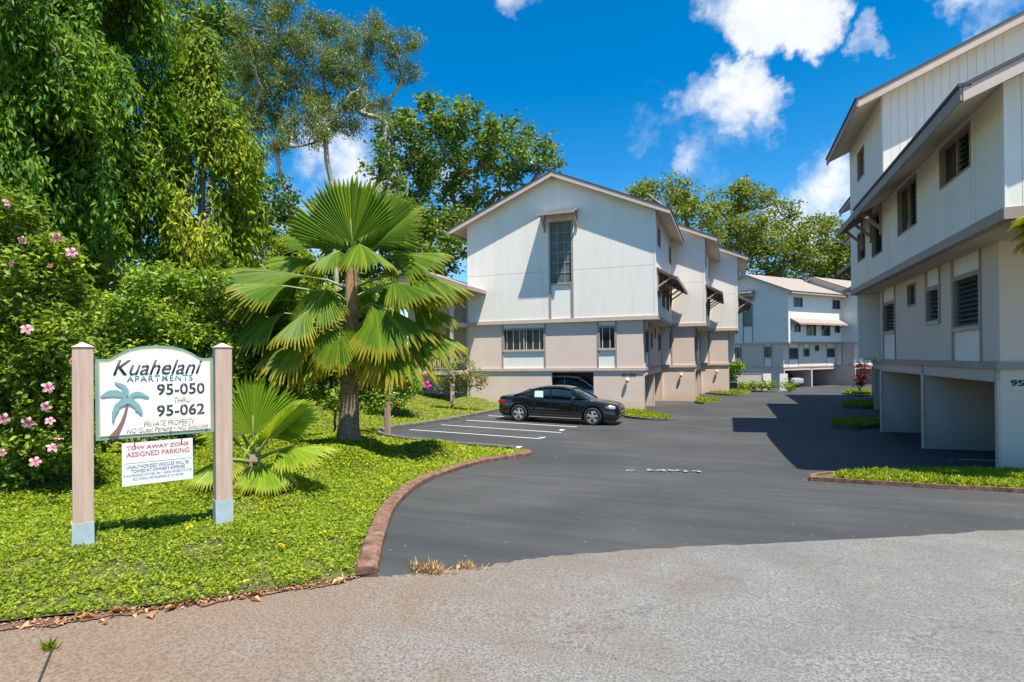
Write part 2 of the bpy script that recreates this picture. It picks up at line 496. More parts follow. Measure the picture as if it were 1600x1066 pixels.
def arr_mesh(name, V, Fq, attrs=None, smooth=False):
    """V (n,3), Fq list of (k,m) int arrays with m verts per face"""
    me = bpy.data.meshes.new(name)
    V = np.asarray(V, np.float32)
    me.vertices.add(len(V)); me.vertices.foreach_set('co', V.ravel())
    loops = np.concatenate([f.ravel() for f in Fq]).astype(np.int32)
    tot = np.concatenate([np.full(len(f), f.shape[1]) for f in Fq]).astype(np.int32)
    start = np.concatenate([[0], np.cumsum(tot)[:-1]]).astype(np.int32)
    me.loops.add(len(loops)); me.loops.foreach_set('vertex_index', loops)
    me.polygons.add(len(tot)); me.polygons.foreach_set('loop_start', start); me.polygons.foreach_set('loop_total', tot)
    me.update(calc_edges=True)
    for k, a in (attrs or {}).items():
        at_ = me.attributes.new(k, 'FLOAT', 'POINT'); at_.data.foreach_set('value', np.asarray(a, np.float32).ravel())
    if smooth: me.shade_smooth()
    return me

def norm(a): return a / np.maximum(np.linalg.norm(a, axis=1, keepdims=True), 1e-9)
def leaves(name, C, D, Nn, L, W, var, fold=.25, smooth=False):
    """folded leaf of two triangles pairs: base, two sides, tip"""
    n = len(C)
    D = norm(D); S = norm(np.cross(D, Nn)); U = np.cross(S, D)
    L = np.broadcast_to(L, n)[:, None]; W = np.broadcast_to(W, n)[:, None]
    b = C; tip = C + D * L - U * L * .12
    l = C + D * L * .45 + S * W * .5 + U * W * fold
    r = C + D * L * .45 - S * W * .5 + U * W * fold
    V = np.stack([b, l, tip, r], 1).reshape(-1, 3)
    i = np.arange(n)[:, None] * 4
    T = np.concatenate([i + np.array([[0, 2, 1]]), i + np.array([[0, 3, 2]])], 0)
    return arr_mesh(name, V, [T], {'var': np.repeat(np.broadcast_to(var, n), 4)})
def rand_unit(n): return norm(rng.normal(size=(n, 3)))

def poly_sheet(name, poly, zf, mat, step=.5, parent=None, **kw):
    P = np.array(poly, float)
    x0, y0 = P.min(0); x1, y1 = P.max(0)
    xs = np.arange(x0 + step * .5, x1, step); ys = np.arange(y0 + step * .5, y1, step)
    G = np.array(np.meshgrid(xs, ys)).reshape(2, -1).T + rng.uniform(-.05, .05, (len(xs) * len(ys), 2)) * step
    G = G[inside(G, P)]
    n = len(P)
    vs = [Vector(p) for p in P] + [Vector(g) for g in G]
    vo, eo, fo, *_ = delaunay_2d_cdt(vs, [(i, (i + 1) % n) for i in range(n)], [tuple(range(n))], 1, 1e-5)
    XY = np.array([tuple(v) for v in vo])
    Z = np.array([float(zf(x, y)) for x, y in XY]) if not getattr(zf, 'vec', False) else zf(XY[:, 0], XY[:, 1])
    me = bpy.data.meshes.new(name)
    me.from_pydata(np.column_stack([XY, Z]).tolist(), [], [tuple(f) for f in fo])
    bm = bmesh.new(); bm.from_mesh(me); bmesh.ops.recalc_face_normals(bm, faces=bm.faces)
    if sum(f.normal.z for f in bm.faces) < 0: bmesh.ops.reverse_faces(bm, faces=bm.faces)
    bm.to_mesh(me); bm.free(); me.shade_smooth()
    return tag(link_mesh(name, me, mat, parent), **kw)
za.vec = True
def inside(G, P):
    c = np.zeros(len(G), bool)
    x, y = G[:, 0], G[:, 1]
    j = len(P) - 1
    for i in range(len(P)):
        xi, yi = P[i]; xj, yj = P[j]
        with np.errstate(divide='ignore', invalid='ignore'):
            t = ((yi > y) != (yj > y)) & (x < (xj - xi) * (y - yi) / (yj - yi + 1e-12) + xi)
        c ^= t; j = i
    return c
def smooth_line(pts, n=6):
    pts = [np.array(p, float) for p in pts]
    out_ = []
    for i in range(len(pts) - 1):
        p0 = pts[max(i - 1, 0)]; p1 = pts[i]; p2 = pts[i + 1]; p3 = pts[min(i + 2, len(pts) - 1)]
        for k in range(n):
            t = k / n
            out_.append(.5 * (2 * p1 + (p2 - p0) * t + (2 * p0 - 5 * p1 + 4 * p2 - p3) * t * t + (3 * p1 - p0 - 3 * p2 + p3) * t ** 3))
    out_.append(pts[-1])
    return out_

# ------------------------------------------------------------------ ground, driveway, apron, lawn, kerbs
def g2(px, py): p = ground(px, py); return (p.x, p.y)
kerb_out = smooth_line([g2(*p) for p in [(590, 902), (603, 841), (625, 788), (675, 750.6), (750, 725.6), (805, 716), (831, 712)]], 6)
tipx, tipy = kerb_out[-1]
north = smooth_line([(tipx, tipy), (tipx - .25, tipy + .55), (tipx - 1.1, tipy + .95), (-7.2, tipy + 1.4), (-9.6, 15.0), (-10.4, 16.1), (-10.55, 17.5)], 5)
side_k = [(-10.55, y) for y in (18.5, 20, 22, 24, 26, 27.2)]
kerb_line = kerb_out + north[1:] + [np.array(p) for p in side_k] + [np.array(p) for p in ((-10.3, 28.0), (-9.9, 28.75))]
conc_left = [g2(*p) for p in [(555, 905), (500, 914), (420, 927), (290, 947), (150, 962), (0, 978)]]
lx, ly = conc_left[-1]
conc_left += [(lx - 3, ly - .5), (lx - 12, ly - 2)]
asph_front = [g2(*p) for p in [(590, 902), (640, 898), (700, 891), (760, 885), (830, 874), (900, 868), (1000, 860), (1100, 854), (1250, 848), (1400, 840), (1500, 834), (1600, 829)]]
ax, ay = asph_front[-1]
asph_front += [(ax + 3, ay + 1.1), (ax + 25, ay + 9)]

gx = np.concatenate([np.arange(-400, -60, 20), np.arange(-60, 60, 3), np.arange(60, 401, 20)])
gy = np.concatenate([np.arange(-60, 100, 3), np.arange(100, 420, 20)])
XX, YY = np.meshgrid(gx, gy)
ZZ = np.interp(YY, _ys, _zs) - .25
nx_, ny_ = len(gx), len(gy)
idx = np.arange(nx_ * ny_).reshape(ny_, nx_)
quads = np.stack([idx[:-1, :-1], idx[:-1, 1:], idx[1:, 1:], idx[1:, :-1]], -1).reshape(-1, 4)
tag(link_mesh('ground', arr_mesh('ground', np.stack([XX, YY, ZZ], -1).reshape(-1, 3), [quads]), EARTH), kind='structure')

asph_poly = [tuple(p) for p in asph_front] + [(46, 30), (46, 95), (-14, 95), (-14, 28.75)] + [tuple(p) for p in kerb_line[::-1][:-1]]
poly_sheet('driveway', asph_poly, za, ASPH, .8, kind='structure')
def zc(x, y): return za(x, y) + .004
zc.vec = True
jit = [(p[0] + rng.uniform(-.02, .02), p[1] + rng.uniform(-.02, .03)) for p in smooth_line(asph_front[:-1], 8)]
conc_poly = [(p[0] - .05, p[1] + min(.6, .25 * k)) for k, p in list(enumerate(conc_left))[::-1]] + jit + [asph_front[-1], (40, -20), (-30, -20)]
poly_sheet('concrete_apron', conc_poly, zc, CONC, .6, kind='structure')

lawn_poly_front = conc_left[::-1]
LCP = [(-4.88, 3.2, 1.24), (-4.1, 3.7, 1.24), (-5.36, 5.47, 1.31), (-6.74, 9.2, 1.2), (-6.2, 8.0, 1.22), (-6.6, 12.2, .75), (-9, 12.5, .85), (-9, 5, 1.42), (-8, 8, 1.36),
       (-13.1, 28.6, .6), (-13.2, 22, .65), (-12.5, 17, .75), (-17, 27, .9), (-16, 18, 1.1), (-14, 10, 1.4), (-25, 10, 1.6), (-25, 30, 1.3), (-30, 0, 1.5), (-12, 0, 1.4), (-10.9, 22.9, .36), (-10.7, 16.5, .42), (-5.8, 10.6, .98)]
for p in kerb_line: LCP.append((p[0] - .1, p[1], float(za(p[0], p[1])) + .035))
for p in conc_left: LCP.append((p[0], p[1], float(za(p[0], p[1])) + .03))
LCP = np.array(LCP)
def zl(x, y):
    x = np.atleast_1d(np.asarray(x, float)); y = np.atleast_1d(np.asarray(y, float))
    d2 = (x[:, None] - LCP[None, :, 0]) ** 2 + (y[:, None] - LCP[None, :, 1]) ** 2 + .01
    wt = d2 ** -1.6
    r = (wt * LCP[None, :, 2]).sum(1) / wt.sum(1)
    return r if len(r) > 1 else float(r[0])
zl.vec = True
lawn_poly = [tuple(p) for p in conc_left[::-1]] + [tuple(np.array(p)) for p in kerb_line] + [(-13.4, 28.75), (-14, 36), (-30, 42), (-45, 20), (-45, -6)]
poly_sheet('lawn', lawn_poly, zl, LAWN, .4, kind='structure')
def lawn_at(px, py): return ground(px, py, zl)

def kerb(name, line, wd, ht, mat, zf=za, inner=1, **kw):
    line = [np.array(p[:2], float) for p in line]
    V = []; F = []
    prof = [(0, -.1), (0.0, ht * .75), (.03, ht), (wd - .02, ht + .005), (wd, ht - .03), (wd, -.1)]
    m = len(prof)
    for i, p in enumerate(line):
        d = line[min(i + 1, len(line) - 1)] - line[max(i - 1, 0)]; d = d / np.linalg.norm(d)
        nrm = np.array([-d[1], d[0]]) * inner
        z = float(zf(p[0], p[1])); jz = rng.uniform(-.008, .008); jw = rng.uniform(-.008, .008)
        for (a, h) in prof:
            q = p + nrm * (a + (jw if a > 0 else jw * .6)); V.append((q[0], q[1], z + h + (jz if h > 0 else 0)))
    for i in range(len(line) - 1):
        for j in range(m - 1):
            F.append((i * m + j, (i + 1) * m + j, (i + 1) * m + j + 1, i * m + j + 1))
    F.append(tuple(range(m))); F.append(tuple(range((len(line) - 1) * m, len(line) * m))[::-1])
    me = bpy.data.meshes.new(name); me.from_pydata(V, [], F)
    bm = bmesh.new(); bm.from_mesh(me); bmesh.ops.recalc_face_normals(bm, faces=bm.faces); bm.to_mesh(me); bm.free()
    return tag(link_mesh(name, me, mat), **kw)
kerb('driveway_kerb', kerb_out + north[1:9], .16, .085, KERB, kind='structure')
kerb('parking_kerb', north[8:] + [np.array(p) for p in side_k] + [np.array((-10.3, 28.0)), np.array((-9.9, 28.7))], .15, .14, KERBG, kind='structure')

# painted stall lines and numbers
def strip(name, pts, wd, mat, dz=.006):
    pts = smooth_line(pts, 10)
    V = []; F = []
    for i, p in enumerate(pts):
        d = np.array(pts[min(i + 1, len(pts) - 1)]) - np.array(pts[max(i - 1, 0)]); d = d / np.linalg.norm(d)
        nn = np.array([-d[1], d[0]]) * wd / 2
        for q in (p + nn, p - nn): V.append((q[0], q[1], float(za(q[0], q[1])) + dz))
    for i in range(len(pts) - 1): F.append((2 * i, 2 * i + 1, 2 * i + 3, 2 * i + 2))
    me = bpy.data.meshes.new(name); me.from_pydata(V, [], F)
    return tag(link_mesh(name, me, mat), kind='structure')
for s_ in (17.1, 19.4, 21.6, 23.9): strip('stall_line', [(-10.1, s_), (-7.8, s_), (-5.47, s_)], .1, LINE)
for s_ in (17.0, 18.45, 21.0): strip('stall_line', [(4.9, s_ - 2.3), (6.5, s_ - 2.3), (9.5, s_ - 2.3)], .1, LINE)
strip('stall_line', [(9.4, 51.5), (11, 52.5), (14.5, 54.5)], .14, LINE)

deps = bpy.context.evaluated_depsgraph_get()
def text_obj(name, body, mat, parent, M, u0, u1, z0, z1, shear=0, extrude=.004, bold=0, spacing=1.0):
    """lettering fitted to the rectangle u0..u1, z0..z1 of plane M (x = u, y = z)"""
    cu = bpy.data.curves.new('lettering', 'FONT'); cu.body = body; cu.shear = shear; cu.extrude = 0; cu.offset = bold
    cu.space_character = spacing; cu.resolution_u = 3
    to = bpy.data.objects.new('lettering', cu); col.objects.link(to)
    dg = bpy.context.evaluated_depsgraph_get()
    me = bpy.data.meshes.new_from_object(to.evaluated_get(dg))
    bpy.data.objects.remove(to); bpy.data.curves.remove(cu)
    n = len(me.vertices)
    co = np.empty(n * 3, np.float32); me.vertices.foreach_get('co', co); co = co.reshape(-1, 3)
    lo, hi = co.min(0), co.max(0)
    co[:, 0] = u0 + (co[:, 0] - lo[0]) / (hi[0] - lo[0]) * (u1 - u0)
    co[:, 1] = z0 + (co[:, 1] - lo[1]) / (hi[1] - lo[1]) * (z1 - z0)
    me.vertices.foreach_set('co', co.ravel())
    if extrude:
        bm = bmesh.new(); bm.from_mesh(me)
        g = bmesh.ops.extrude_face_region(bm, geom=bm.faces[:])
        bmesh.ops.translate(bm, verts=[v for v in g['geom'] if isinstance(v, bmesh.types.BMVert)], vec=(0, 0, extrude))
        bmesh.ops.recalc_face_normals(bm, faces=bm.faces)
        bm.to_mesh(me); bm.free()
    me.transform(M)
    me.materials.clear()
    return link_mesh(name, me, mat, parent)
def ground_text(name, body, px, py, wdt, hgt, mat, rz):
    p = ground(px, py)
    z = float(za(p.x, p.y))
    sl_ = (float(za(p.x, p.y + .5)) - float(za(p.x, p.y - .5)))
    M = Matrix.Translation((p.x, p.y, z + .007)) @ Matrix.Rotation(rz, 4, 'Z') @ Matrix.Rotation(math.atan(sl_), 4, 'X')
    return tag(text_obj(name, body, mat, None, M, 0, wdt, 0, hgt, extrude=0, bold=.02), kind='structure')
ground_text('painted_speed_limit', '5 MPH', 978, 736, 1.35, .3, LINEF, R_(12))
for (px, py, ch) in ((880, 673, '1'), (849, 685, '2'), (812, 700, '1')): ground_text('painted_stall_number', ch, px, py, .26, .3, LINE, R_(90))
for (px, py, ch) in ((1390, 697, '4'), (1420, 705, '5'), (1478, 720, '6')): ground_text('painted_stall_number', ch, px, py, .35, .3, LINEF, R_(-90))

# ------------------------------------------------------------------ building kit
IDF = ((0, 0), (1, 0), (0, 1))
def frame_gable(y): return ((0, y), (1, 0), (0, -1))      # u = local x, n = towards the viewer (-y)
def frame_side(x): return ((x, 0), (0, 1), (1, 0))        # u = local y, n = outwards (+x)
def wall(name, fr, u0, u1, z0, ztop, holes, mat, parent, mx, th=.15, extra_u=()):
    """solid wall with real openings; ztop number or function of u"""
    zt = ztop if callable(ztop) else (lambda u: ztop)
    us = sorted(set([u0, u1] + [h[0] for h in holes] + [h[1] for h in holes] + [e for e in extra_u if u0 < e < u1]))
    zmin = min(zt(u) for u in us)
    zs = sorted(set([z0] + [h[2] for h in holes] + [min(h[3], zmin) for h in holes]))
    zs = [z for z in zs if z < zmin - 1e-6] + [None]
    def hole(ua, ub, za_, zb_):
        um = (ua + ub) / 2; zm = (za_ + zb_) / 2
        return any(h[0] < um < h[1] and h[2] < zm < h[3] for h in holes)
    m = MB(fr, mx)
    nu, nz = len(us) - 1, len(zs) - 1
    solid = [[not hole(us[i], us[i + 1], zs[j], zs[j + 1] if zs[j + 1] is not None else zmin) for j in range(nz)] for i in range(nu)]
    def zz(i, j): return zt(us[i]) if zs[j] is None else zs[j]
    for i in range(nu):
        for j in range(nz):
            if not solid[i][j]: continue
            a, b = us[i], us[i + 1]
            q = [(a, zz(i, j)), (b, zz(i + 1, j)), (b, zz(i + 1, j + 1)), (a, zz(i, j + 1))]
            m.add([(u, 0, z) for u, z in q], [(0, 1, 2, 3)])
            m.add([(u, -th, z) for u, z in q], [(3, 2, 1, 0)])
            for (di, dj, e) in ((-1, 0, (3, 0)), (1, 0, (1, 2)), (0, -1, (0, 1)), (0, 1, (2, 3))):
                ii, jj = i + di, j + dj
                if 0 <= ii < nu and 0 <= jj < nz and solid[ii][jj]: continue
                p, r = q[e[0]], q[e[1]]
                m.add([(p[0], 0, p[1]), (r[0], 0, r[1]), (r[0], -th, r[1]), (p[0], -th, p[1])], [(0, 1, 2, 3)])
    me = m.mesh(name)
    bm = bmesh.new(); bm.from_mesh(me); bmesh.ops.remove_doubles(bm, verts=bm.verts, dist=1e-5)
    bmesh.ops.recalc_face_normals(bm, faces=bm.faces); bm.to_mesh(me); bm.free()
    return link_mesh(name, me, mat, parent)

def window(parent, fr, mx, u0, u1, z0, z1, style='slider', near=False):
    e = .045
    m = MB(fr, mx)
    m.box(u0, u0 + e, -.12, .025, z0, z1); m.box(u1 - e, u1, -.12, .025, z0, z1)
    m.box(u0 + e, u1 - e, -.12, .025, z0, z0 + e); m.box(u0 + e, u1 - e, -.12, .025, z1 - e, z1)
    wo = m.build('window', TRIM, parent)
    a, b, c, d = u0 + e, u1 - e, z0 + e, z1 - e
    if style == 'slider':
        mid = (a + b) / 2
        MB(fr, mx).box(a, b, -.10, -.08, c, d).build('pane', GLASS, wo)
        MB(fr, mx).box(mid - .02, mid + .02, -.079, -.04, c, d).build('mullion', TRIM, wo)
    elif style == 'half':          # one plain pane, one louvred half
        mid = (a + b) / 2
        MB(fr, mx).box(a, b, -.10, -.085, c, d).build('pane', GLASS, wo)
        MB(fr, mx).box(mid - .025, mid + .025, -.084, -.03, c, d).build('mullion', TRIM, wo)
        slats(wo, fr, mx, a, mid - .03, c, d, near)
    elif style == 'louver':
        MB(fr, mx).box(a, b, -.115, -.105, c, d).build('pane', GLASS, wo)
        slats(wo, fr, mx, a, b, c, d, near)
    elif style == 'blinds':        # dark glass with thin pale uprights
        MB(fr, mx).box(a, b, -.10, -.08, c, d).build('pane', GLASS, wo)
        n = max(2, round((b - a) / .37))
        for i in range(n):
            u = a + (i + .35) * (b - a) / n
            MB(fr, mx).box(u - .014, u + .014, -.079, -.066, c, d).build('upright', PANEL, wo)
        if b - a > 1.5:
            MB(fr, mx).box((a + b) / 2 - .04, (a + b) / 2 + .04, -.079, -.02, c, d).build('mullion', TRIM, wo)
    return wo
def slats(wo, fr, mx, a, b, c, d, near):
    n = max(3, int((d - c) / .1)); h = (d - c) / n
    def one(m, k):
        z = c + k * h
        m.add([(a, -.095, z + h * 1.05), (b, -.095, z + h * 1.05), (b, -.04, z + .012), (a, -.04, z + .012),
               (a, -.087, z + h * 1.05), (b, -.087, z + h * 1.05), (b, -.032, z + .012), (a, -.032, z + .012)],
              [(0, 1, 2, 3), (4, 5, 6, 7), (0, 1, 5, 4), (2, 3, 7, 6), (1, 2, 6, 5), (0, 3, 7, 4)])
    if near:
        for k in range(n):
            m = MB(fr, mx); one(m, k); m.build('louver', SLAT, wo)
    else:
        m = MB(fr, mx)
        for k in range(n): one(m, k)
        m.build('louvers', SLAT, wo)

def boards(parent, fr, mx, u0, u1, zb, zt, holes, pitch=.2, gap=.007):
    """vertical siding boards, each its own piece, cut round the openings"""
    ztf = zt if callable(zt) else (lambda u: zt)
    n = int(round((u1 - u0) / pitch))
    for i in range(n):
        a = u0 + i * (u1 - u0) / n + gap / 2; b = u0 + (i + 1) * (u1 - u0) / n - gap / 2
        cuts = [(a, b)]
        segs = []
        xs = sorted(set([a, b] + [h[k] for h in holes for k in (0, 1) if a < h[k] < b]))
        for k in range(len(xs) - 1):
            p, q = xs[k], xs[k + 1]; mid = (p + q) / 2
            hs_ = sorted([(h[2], h[3]) for h in holes if h[0] < mid < h[1]])
            z = zb
            for (h0, h1) in hs_:
                if h0 > z: segs.append((p, q, z, h0, h0))
                z = h1
            if min(ztf(p), ztf(q)) > z + .02: segs.append((p, q, z, ztf(p), ztf(q)))
        for (p, q, z, t0, t1) in segs:
            if q - p < .015: continue
            m = MB(fr, mx)
            dn = rng.uniform(.014, .018)
            m.add([(p, 0.001, z), (q, 0.001, z), (q, 0.001, t1), (p, 0.001, t0), (p, dn, z), (q, dn, z), (q, dn, t1), (p, dn, t0)],
                  [(0, 1, 2, 3), (4, 5, 6, 7), (0, 1, 5, 4), (1, 2, 6, 5), (2, 3, 7, 6), (3, 0, 4, 7)])
            m.build('siding_board', WHITEB, parent)

def awning(parent, fr, mx, u0, u1, z, out_, drop, nb, mat=TRIM, top=None):
    m = MB(fr, mx); t = .06
    m.add([(u0, .0, z), (u1, .0, z), (u1, out_, z - drop), (u0, out_, z - drop), (u0, .0, z + t), (u1, .0, z + t), (u1, out_, z - drop + t), (u0, out_, z - drop + t)],
          [(0, 3, 2, 1), (4, 5, 6, 7), (0, 1, 5, 4), (1, 2, 6, 5), (2, 3, 7, 6), (3, 0, 4, 7)])
    aw = m.build('awning', top or SHINGLE, parent)
    m = MB(fr, mx); m.box(u0 - .02, u1 + .02, out_ + .002, out_ + .045, z - drop - .1, z - drop + .075)
    m.build('fascia', TRIM, aw)
    for k in range(nb):
        u = u0 + .12 + (u1 - u0 - .24) * (k / max(1, nb - 1))
        m = MB(fr, mx)
        m.beam((u, .0, z - .06), (u, out_ - .02, z - drop - .06), .08, .1)
        m.beam((u, .045, z - .75 - drop * .3), (u, out_ * .7, z - drop * .7 - .12), .075, .08)
        m.box(u - .045, u + .045, .001, .07, z - .95 - drop * .3, z - .1)
        m.build('bracket', mat, aw)
    return aw

APX = -4.38
def roof_z(x): return 12.0 - .427 * abs(x - APX)
def gable_roof(parent, mx, y0, y1, xr, xl, zridge, slope, apx=APX, th=.14, lean=None):
    """two slopes with fascia and barge boards; xr outer eave, xl other eave"""
    def z(x): return zridge - slope * abs(x - apx)
    r = empty('roof'); r.parent = parent
    ro = None
    for (xe, nm) in ((xr, 0), (xl, 1)):
        m = MB(None, mx)
        m.add([(apx, y0, zridge), (xe, y0, z(xe)), (xe, y1, z(xe)), (apx, y1, zridge), (apx, y0, zridge + th), (xe, y0, z(xe) + th), (xe, y1, z(xe) + th), (apx, y1, zridge + th)],
              [(0, 1, 2, 3), (4, 7, 6, 5), (0, 4, 5, 1), (1, 5, 6, 2), (2, 6, 7, 3), (3, 7, 4, 0)])
        if ro is None:
            bpy.data.objects.remove(r)
            ro = m.build('roof', SHINGLE, parent)
        else: m.build('roof_slope', SHINGLE, ro)
        # soffit lining
        m = MB(None, mx)
        xi = apx + (xe - apx) * .02
        m.add([(xi, y0 + .05, z(xi) - .022), (xe, y0 + .05, z(xe) - .022), (xe, y1 - .05, z(xe) - .022), (xi, y1 - .05, z(xi) - .022),
               (xi, y0 + .05, z(xi) - .002), (xe, y0 + .05, z(xe) - .002), (xe, y1 - .05, z(xe) - .002), (xi, y1 - .05, z(xi) - .002)],
              [(0, 1, 2, 3), (4, 7, 6, 5), (0, 4, 5, 1), (1, 5, 6, 2), (2, 6, 7, 3), (3, 7, 4, 0)])
        m.build('soffit', SOFFIT, ro)
        sg = 1 if xe > apx else -1
        m = MB(None, mx)
        m.box(min(xe, xe + sg * .04) , max(xe, xe + sg * .04), y0 - .03, y1, z(xe) - .1, z(xe) + th - .03)
        m.build('eave_fascia', TRIM, ro)
        m = MB(None, mx)
        xo = xe + sg * .05
        m.box(min(xe - sg * .1, xo + sg * .02), max(xe - sg * .1, xo + sg * .02), y0 - .05, y1, z(xe) + th - .028, z(xe) + th + .03)
        m.build('drip_edge', ROOFEDGE, ro)
        for (yy, dy) in ((y0, -.04),):
            m = MB(None, mx)
            m.add([(apx, yy + dy, zridge - .12), (xe, yy + dy, z(xe) - .12), (xe, yy + dy, z(xe) + th - .04), (apx, yy + dy, zridge + th - .04),
                   (apx, yy - .002, zridge - .12), (xe, yy - .002, z(xe) - .12), (xe, yy - .002, z(xe) + th - .04), (apx, yy - .002, zridge + th - .04)],
                  [(0, 1, 2, 3), (4, 7, 6, 5), (0, 4, 5, 1), (1, 5, 6, 2), (2, 6, 7, 3), (3, 7, 4, 0)])
            m.build('barge_board', TRIML, ro)
            m = MB(None, mx)
            m.add([(apx, yy - .06, zridge + th - .038), (xe, yy - .06, z(xe) + th - .038), (xe, yy - .06, z(xe) + th + .025), (apx, yy - .06, zridge + th + .025),
                   (apx, yy + .02, zridge + th - .038), (xe, yy + .02, z(xe) + th - .038), (xe, yy + .02, z(xe) + th + .025), (apx, yy + .02, zridge + th + .025)],
                  [(0, 1, 2, 3), (4, 7, 6, 5), (0, 4, 5, 1), (1, 5, 6, 2), (2, 6, 7, 3), (3, 7, 4, 0)])
            m.build('rake_edge', ROOFEDGE, ro)
    return ro

def strip_window(parent, fr, mx, u0, u1, z0, z1, style, zb=2.17, zt=4.5, near=False, below=True, above=True):
    """window in a blockwork strip with white panel below and above and taupe uprights"""
    window(parent, fr, mx, u0, u1, z0, z1, style, near)
    if below:
        MB(fr, mx).box(u0 + .001, u1 - .001, -.1, -.02, zb, z0 - .062).build('infill_panel', PANEL, parent)
    if above:
        MB(fr, mx).box(u0 + .001, u1 - .001, -.1, -.02, z1 + .062, zt).build('infill_panel', PANEL, parent)
        MB(fr, mx).box(u0, u1, -.1, .03, z1 + .001, z1 + .06).build('window_head', TRIM, parent)
    MB(fr, mx).box(u0 - .02, u1 + .02, -.1, .06, z0 - .06, z0 - .001).build('window_sill', TRIML, parent)
    lo = zb if below else z0 - .06
    for (a, b) in ((u0 - .075, u0 - .001), (u1 + .001, u1 + .075)):
        MB(fr, mx).box(a, b, .001, .028, lo, zt).build('window_trim', TRIM, parent)

def wall_lamp(parent, fr, mx, u, z):
    m = MB(fr, mx); m.box(u - .06, u + .06, .001, .03, z - .02, z + .1)
    lo = m.build('wall_lamp', ALU, parent)
    prof = [(0, 0), (.07, .01), (.085, .08), (.075, .16), (.03, .19), (0, .19)]
    c = MB(fr, mx).P((u, .13, 0))
    MB().lathe(prof, (c[0], c[1], z - .08), 12).build('lamp_globe', paint('lamp_cream', (.75, .68, .5), .3, .05), lo, smooth=True)

